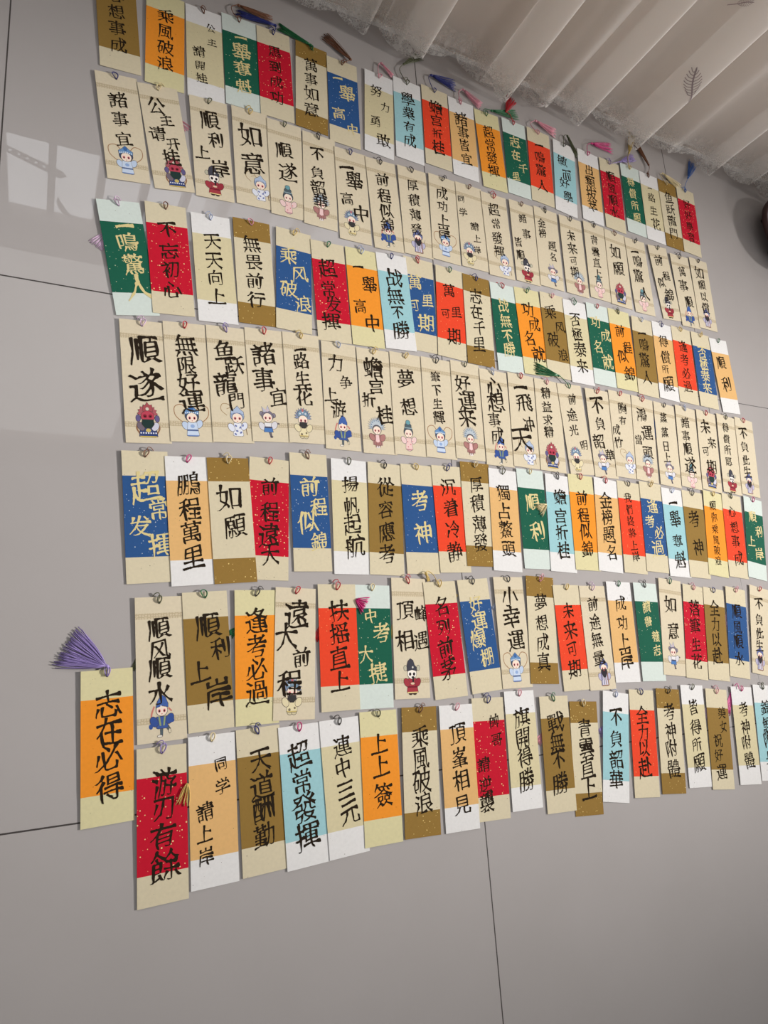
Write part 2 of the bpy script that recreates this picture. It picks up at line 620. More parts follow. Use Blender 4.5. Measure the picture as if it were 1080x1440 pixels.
    for lp in trace_mask(val, gx[0], gx[0], h):
        w = []
        for x, y in lp:
            w.append((x + 0.075 * pnoise(Vector((x * 1.6 + sd, y * 1.6, 3.0))) - 0.05 * y,
                      y + 0.19 * x + 0.075 * pnoise(Vector((x * 1.6, y * 1.6 + sd, 8.0))) - 0.10 * (x * x - 0.08)))
        out.append(w)
    GLYPH[ch] = fill_loops(out)
    return GLYPH[ch]

# ------------------------------------------------------------------ printed opera figures (flat print on the card)
def ell(cx, cy, rx, ry, n=18, rot=0.0):
    o = []
    for k in range(n):
        a = 2 * PI * k / n
        x, y = rx * math.cos(a), ry * math.sin(a)
        o.append((cx + x * math.cos(rot) - y * math.sin(rot), cy + x * math.sin(rot) + y * math.cos(rot)))
    return o

def strip(pts, w):
    P = catmull([(p[0], p[1], 0) for p in pts], 6)
    l, r = [], []
    for i, p in enumerate(P):
        d = (P[min(i + 1, len(P) - 1)] - P[max(i - 1, 0)])
        d.normalize()
        nrm = Vector((-d.y, d.x, 0)) * w
        l.append(((p + nrm).x, (p + nrm).y))
        r.append(((p - nrm).x, (p - nrm).y))
    return l + r[::-1]

def spikes(cx, cy, r0, r1, a0, a1, n):
    o = []
    for k in range(n * 2 + 1):
        a = a0 + (a1 - a0) * k / (n * 2)
        r = r1 if k % 2 else r0
        o.append((cx + r * math.cos(a), cy + r * math.sin(a)))
    return o + [(cx, cy)]

SKIN = (246, 228, 212)
LINE = (78, 66, 66)
def figure_shapes(kind):
    S = []
    def add(poly, col, outline=False):
        if outline:
            cx = sum(p[0] for p in poly) / len(poly)
            cy = sum(p[1] for p in poly) / len(poly)
            big = []
            for p in poly:
                d = math.hypot(p[0] - cx, p[1] - cy) + 1e-6
                big.append((cx + (p[0] - cx) * (1 + 0.011 / d), cy + (p[1] - cy) * (1 + 0.011 / d)))
            S.append((big, LINE))
        S.append((poly, col))
    def robe(wt, wb, y1, y0, col, trim=None):
        add([(-wt, y1), (wt, y1), (wb, y0 + 0.02), (wb * 0.7, y0), (-wb * 0.7, y0), (-wb, y0 + 0.02)], col, True)
        if trim:
            add([(-wb, y0 + 0.03), (wb, y0 + 0.03), (wb * 0.8, y0), (-wb * 0.8, y0)], trim)
    def sleeve(sx, col, up=0.0):
        add(ell(sx * 0.19, 0.34 + up, 0.085, 0.12, 14, sx * -0.6), col, True)
    def face(y=0.58, r=0.155, col=SKIN, blush=(238, 150, 150)):
        add(ell(0, y, r, r * 0.92), col, True)
        for s in (-1, 1):
            add(ell(s * r * 0.45, y - 0.01, r * 0.27, r * 0.30, 12), blush)
            add(ell(s * r * 0.45, y - 0.015, r * 0.15, r * 0.2, 10), (50, 40, 44))
        add(ell(0, y - r * 0.6, r * 0.12, r * 0.07, 8), (196, 60, 60))
    if kind == 'F':
        for s in (-1, 1):
            add(strip([(s * 0.10, 0.72), (s * 0.26, 0.90), (s * 0.46, 0.84), (s * 0.46, 0.62), (s * 0.30, 0.46), (s * 0.2, 0.44)], 0.011), (168, 128, 92))
        sleeve(-1, (196, 212, 236)); sleeve(1, (196, 212, 236), 0.05)
        robe(0.12, 0.17, 0.44, 0.06, (206, 220, 240), (112, 140, 196))
        add([(-0.15, 0.24), (0.15, 0.24), (0.155, 0.20), (-0.155, 0.20)], (84, 104, 150))
        add(ell(0, 0.33, 0.06, 0.05, 12), (150, 176, 220))
        add(ell(0, 0.60, 0.19, 0.16), (70, 84, 110), True)
        face(0.56, 0.145)
        add([(-0.19, 0.64), (-0.20, 0.74), (-0.10, 0.80), (0, 0.90), (0.10, 0.80), (0.20, 0.74), (0.19, 0.64), (0, 0.70)], (110, 150, 196), True)
        for k in range(-3, 4):
            add(ell(k * 0.055, 0.685 + 0.02 * (3 - abs(k)) * 0.4, 0.018, 0.018, 8), (232, 238, 244))
        add(ell(0, 0.81, 0.06, 0.06, 12), (70, 110, 170))
    elif kind == 'W':
        add(strip([(-0.08, 0.74), (-0.22, 0.92), (-0.42, 0.93), (-0.46, 0.76), (-0.30, 0.62)], 0.010), (176, 150, 112))
        add(strip([(-0.06, 0.72), (-0.16, 0.84), (-0.30, 0.80)], 0.009), (176, 150, 112))
        robe(0.11, 0.15, 0.42, 0.06, (232, 234, 242)); sleeve(1, (226, 230, 242)); sleeve(-1, (226, 230, 242), -0.05)
        for p in ((-0.06, 0.34), (0.07, 0.30), (-0.03, 0.2), (0.08, 0.16), (-0.08, 0.11), (0.15, 0.36)):
            add(ell(p[0], p[1], 0.04, 0.026, 8, p[0] * 9), (112, 124, 178))
        add(strip([(0.24, 0.28), (0.26, 0.1)], 0.010), (120, 90, 60))
        add(ell(0, 0.62, 0.20, 0.17), (150, 166, 196), True)
        face(0.56, 0.15)
        add([(-0.20, 0.62), (-0.17, 0.76), (-0.06, 0.82), (0.02, 0.90), (0.10, 0.80), (0.19, 0.74), (0.20, 0.62), (0.1, 0.70), (-0.1, 0.70)], (176, 192, 218), True)
        for k in range(-3, 4):
            add(ell(k * 0.058, 0.70 - abs(k) * 0.012, 0.016, 0.016, 8), (90, 116, 172))
    elif kind == 'G':
        for s in (-1, 1):
            add(ell(s * 0.25, 0.55, 0.06, 0.09, 12), (104, 96, 140), True)
            add(strip([(s * 0.24, 0.46), (s * 0.30, 0.30), (s * 0.22, 0.14)], 0.02), (150, 110, 80))
        robe(0.20, 0.24, 0.36, 0.06, (58, 74, 124), (216, 190, 96)); sleeve(-1, (120, 108, 120)); sleeve(1, (210, 210, 226))
        for k in range(-3, 4):
            add(ell(k * 0.065, 0.17, 0.022, 0.022, 8), (226, 226, 236))
        add(ell(0, 0.24, 0.07, 0.05, 10), (206, 186, 110))
        add(spikes(0, 0.66, 0.22, 0.27, -0.1, PI + 0.1, 9), (176, 96, 104), True)
        add([(-0.13, 0.74), (-0.10, 0.88), (-0.04, 0.90), (0, 0.98), (0.05, 0.90), (0.12, 0.92), (0.14, 0.74)], (170, 84, 90), True)
        add(ell(0, 0.80, 0.045, 0.045, 10), (214, 206, 190))
        add(ell(0, 0.60, 0.175, 0.15), (190, 74, 92), True)
        for s in (-1, 1):
            add(ell(s * 0.07, 0.61, 0.055, 0.05, 10, s * 0.4), (140, 44, 60))
            add(ell(s * 0.07, 0.605, 0.025, 0.02, 8), (40, 30, 34))
        add([(-0.14, 0.52), (0.14, 0.52), (0.16, 0.40), (0.08, 0.30), (-0.08, 0.30), (-0.16, 0.40)], (44, 62, 60), True)
    elif kind == 'B':
        for s in (-1, 1):
            add(ell(s * 0.06, 0.09, 0.07, 0.05, 10), (210, 200, 166), True)
        robe(0.14, 0.15, 0.42, 0.10, (232, 220, 180), (206, 186, 120)); sleeve(-1, (228, 216, 178)); sleeve(1, (228, 216, 178))
        add(ell(-0.07, 0.16, 0.035, 0.035, 10), (130, 118, 96)); add(ell(0.08, 0.20, 0.03, 0.03, 10), (130, 118, 96))
        add(spikes(0, 0.66, 0.21, 0.28, -0.25, PI + 0.25, 12), (138, 150, 176), True)
        add(ell(0, 0.74, 0.17, 0.12), (122, 148, 170), True)
        for p in ((-0.09, 0.76), (0, 0.80), (0.09, 0.76)):
            add(ell(p[0], p[1], 0.03, 0.03, 10), (206, 214, 222))
        add(ell(0, 0.86, 0.035, 0.05, 10), (190, 110, 110))
        face(0.57, 0.15)
        add([(-0.10, 0.51), (0.10, 0.51), (0.12, 0.42), (0.05, 0.34), (-0.05, 0.34), (-0.12, 0.42)], (64, 62, 62), True)
    elif kind == 'O':
        for s in (-1, 1):
            add(ell(s * 0.22, 0.72, 0.055, 0.07, 14), (196, 192, 170), True)
            add(ell(s * 0.07, 0.045, 0.06, 0.03, 10), (70, 56, 50), True)
        robe(0.13, 0.19, 0.44, 0.06, (168, 64, 74), (236, 214, 150)); sleeve(-1, (168, 64, 74)); sleeve(1, (158, 56, 68))
        add([(-0.16, 0.24), (0.16, 0.24), (0.165, 0.20), (-0.165, 0.20)], (120, 40, 52))
        add(ell(0.01, 0.31, 0.07, 0.03, 10), (226, 200, 170))
        face(0.57, 0.15, (248, 240, 232), (60, 56, 60))
        add([(-0.16, 0.64), (-0.17, 0.78), (-0.13, 0.90), (-0.04, 0.97), (0.05, 0.92), (0.09, 0.80), (0.16, 0.74), (0.16, 0.64), (0, 0.68)], (72, 72, 82), True)
        add(ell(0.03, 0.74, 0.03, 0.03, 10), (216, 214, 206))
        add(ell(0.03, 0.47, 0.05, 0.035, 10), (52, 48, 50)); add(ell(0.03, 0.39, 0.03, 0.05, 10), (52, 48, 50))
    elif kind == 'K':
        add(strip([(-0.18, 0.70), (-0.25, 0.52), (-0.24, 0.38)], 0.02), (206, 130, 120))
        add(strip([(0.16, 0.64), (0.24, 0.56)], 0.018), (206, 130, 120))
        add([(-0.05, 0.22), (0.02, 0.20), (0.01, 0.05), (-0.05, 0.05)], (92, 104, 110), True)
        add(ell(-0.06, 0.035, 0.06, 0.025, 10), (232, 226, 214), True)
        add([(0.06, 0.24), (0.14, 0.27), (0.20, 0.18), (0.15, 0.14)], (92, 104, 110), True)
        add(ell(0.18, 0.13, 0.025, 0.05, 10), (226, 214, 186), True)
        robe(0.13, 0.14, 0.46, 0.20, (70, 96, 160)); sleeve(-1, (62, 88, 156), 0.02); sleeve(1, (62, 88, 156), 0.06)
        add(ell(-0.27, 0.26, 0.05, 0.06, 10), (62, 88, 156)); add(ell(0.25, 0.36, 0.05, 0.05, 10), (62, 88, 156))
        for s in (-1, 1):
            add([(s * 0.05, 0.46), (s * 0.09, 0.46), (s * 0.06, 0.26), (s * 0.02, 0.26)], (150, 166, 120))
        face(0.60, 0.135)
        add([(-0.14, 0.66), (-0.10, 0.80), (0.0, 0.94), (0.09, 0.88), (0.15, 0.74), (0.15, 0.66), (0, 0.70)], (74, 104, 172), True)
        add(ell(-0.02, 0.69, 0.02, 0.02, 8), (220, 224, 230))
    elif kind == 'L':
        add(ell(0.0, 0.045, 0.08, 0.03, 10), (226, 190, 190), True)
        robe(0.10, 0.13, 0.42, 0.05, (238, 204, 200), (216, 160, 164)); sleeve(-1, (238, 208, 206)); sleeve(1, (238, 208, 206), 0.02)
        for p in ((-0.05, 0.3), (0.06, 0.22), (-0.04, 0.14), (0.14, 0.32)):
            add(ell(p[0], p[1], 0.022, 0.022, 8), (214, 130, 140))
        add(ell(0, 0.60, 0.17, 0.15), (84, 96, 104), True)
        face(0.56, 0.14, SKIN, (244, 190, 184))
        add([(-0.16, 0.62), (-0.13, 0.76), (0.13, 0.76), (0.16, 0.62), (0.08, 0.68), (-0.08, 0.68)], (80, 92, 102), True)
        add(ell(0, 0.81, 0.12, 0.075), (84, 100, 108), True)
        add(ell(0, 0.91, 0.08, 0.07), (110, 160, 170), True)
        add([(-0.15, 0.72), (0.15, 0.72), (0.14, 0.75), (-0.14, 0.75)], (150, 172, 178))
    elif kind == 'H':
        add(spikes(0, 0.66, 0.22, 0.32, -0.3, PI + 0.3, 16), (176, 186, 196), True)
        add(ell(0, 0.69, 0.21, 0.20), (190, 200, 208))
        for k in range(9):
            a = -0.1 + (PI + 0.2) * k / 8
            add(ell(0.19 * math.cos(a), 0.67 + 0.19 * math.sin(a), 0.024, 0.024, 8), (130, 150, 172))
        add(strip([(-0.13, 0.44), (-0.14, 0.1)], 0.03), (170, 128, 124)); add(strip([(0.13, 0.44), (0.14, 0.1)], 0.03), (170, 128, 124))
        add(ell(-0.24, 0.38, 0.05, 0.05, 10), (168, 110, 110), True)
        robe(0.10, 0.12, 0.42, 0.10, (178, 126, 122)); sleeve(-1, (178, 126, 122)); sleeve(1, (178, 126, 122))
        add([(-0.05, 0.42), (0.05, 0.42), (0.07, 0.22), (0, 0.18), (-0.07, 0.22)], (240, 206, 206))
        add(ell(0, 0.05, 0.09, 0.04, 10), (230, 224, 222))
        for k in (-1, 0, 1):
            add(strip([(k * 0.06, 0.18), (k * 0.07, 0.04)], 0.016), (150, 104, 104))
        add(ell(0, 0.58, 0.155, 0.14), (100, 100, 110), True)
        face(0.56, 0.135)
    elif kind == 'D':
        add(strip([(0.22, 0.36), (0.33, 0.44), (0.36, 0.26)], 0.02), (120, 112, 110))
        add([(0.0, 0.18), (0.08, 0.18), (0.10, 0.06), (0.05, 0.05)], (110, 104, 112), True)
        add(ell(0.08, 0.05, 0.05, 0.03, 10), (90, 84, 92))
        robe(0.11, 0.12, 0.44, 0.30, (232, 230, 232)); sleeve(-1, (220, 218, 224)); sleeve(1, (220, 218, 224), 0.04)
        add([(-0.11, 0.33), (0.11, 0.33), (0.14, 0.18), (-0.14, 0.18)], (84, 128, 190), True)
        add([(-0.11, 0.33), (0.11, 0.33), (0.11, 0.29), (-0.11, 0.29)], (80, 84, 110))
        add(ell(-0.18, 0.70, 0.05, 0.06, 12), (140, 134, 150), True); add(ell(0.20, 0.66, 0.05, 0.06, 12), (140, 134, 150), True)
        add(ell(0, 0.64, 0.18, 0.15), (126, 120, 136), True)
        add([(-0.12, 0.74), (-0.16, 0.90), (-0.04, 0.80), (0.02, 0.94), (0.08, 0.78)], (190, 190, 206), True)
        face(0.59, 0.14)
        add(ell(0, 0.80, 0.05, 0.045, 10), (206, 190, 200))
    else:
        add(strip([(0.22, 0.40), (0.30, 0.58)], 0.009), (120, 112, 110))
        robe(0.14, 0.17, 0.50, 0.06, (214, 212, 228), (160, 120, 100)); sleeve(-1, (190, 186, 212)); sleeve(1, (190, 186, 212))
        add([(-0.16, 0.50), (-0.11, 0.50), (-0.13, 0.08), (-0.17, 0.08)], (116, 112, 150))
        add([(0.16, 0.50), (0.11, 0.50), (0.13, 0.08), (0.17, 0.08)], (150, 112, 104))
        add([(-0.05, 0.3), (-0.02, 0.3), (-0.03, 0.1), (-0.06, 0.1)], (90, 86, 112)); add([(0.05, 0.3), (0.02, 0.3), (0.03, 0.1), (0.06, 0.1)], (146, 104, 92))
        add(ell(0, 0.66, 0.20, 0.13), (140, 146, 186), True)
        face(0.60, 0.14)
        add([(-0.19, 0.68), (-0.14, 0.80), (-0.03, 0.84), (0.03, 0.92), (0.09, 0.82), (0.19, 0.74), (0.19, 0.66), (0, 0.73)], (110, 120, 170), True)
        add([(-0.13, 0.56), (0.13, 0.56), (0.12, 0.44), (0.04, 0.32), (-0.04, 0.32), (-0.12, 0.44)], (58, 54, 58), True)
        add(ell(0, 0.53, 0.03, 0.015, 8), (190, 90, 90))
    return S

FIG_WORD = {'F': 'blue robed opera figure with two long looped feathers', 'W': 'white robed opera figure with feather loops at the left',
            'G': 'red faced dark bearded opera general', 'B': 'black bearded opera figure in pale yellow robe',
            'O': 'red robed opera official in black hat', 'K': 'kicking opera fighter in blue tunic',
            'L': 'pink robed lady with tall dark hair', 'H': 'opera lady with silver halo headdress',
            'D': 'opera girl in blue skirt', 'R': 'black bearded opera elder in lilac robe'}
FIG_MESH = {}
def figure_mesh(kind):
    if kind in FIG_MESH:
        return FIG_MESH[kind]
    V, F, C = [], [], []
    H = 0.043
    for li, (poly, col) in enumerate(figure_shapes(kind)):
        v, f = fill_loops([poly])
        b = len(V)
        z = 0.00006 + li * 0.0000045
        V += [(p[0] * H * 1.02, (p[1] - 0.5) * H * 1.12, z) for p in v]
        for q in f:
            F.append(tuple(b + i for i in q))
            C.append(lin(col))
    me = bpy.data.meshes.new('printed_figure')
    me.from_pydata(V, [], F)
    at = me.color_attributes.new('ink', 'FLOAT_COLOR', 'CORNER')
    k = 0
    for p, c in zip(me.polygons, C):
        for _ in p.vertices:
            at.data[k].color = c
            k += 1
    me.materials.append(print_ink)
    me.update()
    FIG_MESH[kind] = me
    return me

# ------------------------------------------------------------------ bookmark parts
WP, LP, WF, LF = 0.0521, 0.1568, 0.0527, 0.1581
TH = 0.0003
HOLE = 0.0066
STYLE = {'o': ('yellow', 'orange', 'black_ink', 'pale yellow bookmark with orange panel'),
         'r': ('cream', 'red', 'black_ink', 'cream bookmark with red panel'),
         'v': ('cream', 'vermilion', 'black_ink', 'cream bookmark with vermilion panel'),
         'g': ('mint', 'green', 'gold_ink', 'pale mint bookmark with dark green panel'),
         'b': ('cream', 'blue', 'gold_ink', 'cream bookmark with blue panel'),
         'B': ('cream', 'blue', 'black_ink', 'cream bookmark with blue panel'),
         't': ('white', 'tan', 'black_ink', 'white bookmark with tan panel'),
         'e': ('white', 'beige', 'black_ink', 'white bookmark with beige panel'),
         'n': ('cream', 'brown', 'black_ink', 'cream bookmark with brown panel'),
         'N': ('flecked_brown', 'cream', 'black_ink', 'brown ended bookmark with cream panel'),
         's': ('white', 'sky', 'black_ink', 'white bookmark with pale blue panel')}
_mesh_cache = {}
def plate_mesh(key, name, x0, x1, y0, y1, z0, z1, material, hole=None):
    if key in _mesh_cache:
        return _mesh_cache[key]
    loops = [[(x0, y0), (x1, y0), (x1, y1), (x0, y1)]]
    if hole is not None:
        loops.append([(0.0015 * math.cos(2 * PI * k / 14), hole + 0.0015 * math.sin(2 * PI * k / 14)) for k in range(14)])
    v, f = fill_loops(loops, 0.5)
    V = [(p[0], p[1], z0 if p[2] < 0 else z1) for p in v]
    me = bpy.data.meshes.new(name)
    me.from_pydata(V, [], f)
    bm = bmesh.new()
    bm.from_mesh(me)
    bmesh.ops.remove_doubles(bm, verts=bm.verts, dist=1e-7)
    bmesh.ops.recalc_face_normals(bm, faces=bm.faces)
    bm.to_mesh(me)
    bm.free()
    me.materials.append(material)
    _mesh_cache[key] = me
    return me

def link(name, me, parent):
    o = bpy.data.objects.new(name, me)
    COL.objects.link(o)
    o.parent = parent
    return o

def cord_mesh(variant, colour):
    key = ('cord', variant, colour)
    if key in _mesh_cache:
        return _mesh_cache[key]
    rng = random.Random(variant * 13 + 5)
    V, F = [], []
    a = 0.0019 + 0.0012 * rng.random()
    sk = rng.uniform(-0.45, 0.45)
    b = 0.0042 + 0.0011 * rng.random()
    for rep in range(2):
        pts = []
        for k in range(18):
            an = 2 * PI * k / 18
            y = -b * math.cos(an)
            x = a * math.sin(an) * (1.0 - 0.35 * math.cos(an)) * (1 + 0.15 * rep)
            u = (y + b) / (2 * b)
            z = 0.0006 + 0.0011 * math.sin(PI * min(1, u * 1.1)) + 0.0004 * rep
            if k == 0:
                z = -0.0004
            pts.append((x + sk * (y + b), y + b - 0.0005, z))
        tube_vf(pts, 0.00052, V, F, 6, True)
    if variant % 2 == 0:
        s = -1 if variant % 4 else 1
        top = (sk * 2 * b, 2 * b, 0.0012)
        arc = catmull([(top[0], top[1] - 0.002, 0.0016), (top[0] - s * 0.001, top[1] + 0.0022, 0.0016), (top[0] - s * 0.0045, top[1] + 0.0022, 0.0008), (top[0] - s * 0.0075, top[1] - 0.0008, -0.0012)], 5)
        tube_vf(arc, 0.0005, V, F, 6)
    me = bpy.data.meshes.new('cord_loop')
    me.from_pydata([tuple(v) for v in V], [], F)
    me.polygons.foreach_set('use_smooth', [True] * len(F))
    me.materials.append(TM[colour])
    _mesh_cache[key] = me
    return me

def lettering_mesh(text, lay, w, l, ink, seed):
    rng = random.Random(seed)
    V, F = [], []
    for ch, (u, v, s) in zip(text, lay):
        gv, gf = brush_glyph(ch)
        sc = s / 100.0 * w / 1.06
        sy = sc * rng.uniform(0.98, 1.12)
        if ch in '一':
            sy *= 1.3
        rot = rng.uniform(-0.05, 0.05)
        c, sn = math.cos(rot), math.sin(rot)
        cx, cy = (u / 100.0 - 0.5) * w, (0.5 - v / 100.0) * l
        b = len(V)
        for p in gv:
            x, y = p[0] * sc, p[1] * sy
            X, Y = cx + x * c - y * sn, cy + x * sn + y * c
            V.append((X, Y, 0.00024))
        F += [tuple(b + i for i in q) for q in gf]
    me = bpy.data.meshes.new('lettering')
    me.from_pydata(V, [], F)
    me.materials.append(M[ink])
    me.update()
    return me

ROW_WORD = ['', 'top row', 'second row', 'third row', 'fourth row', 'fifth row', 'sixth row', 'bottom row', '']
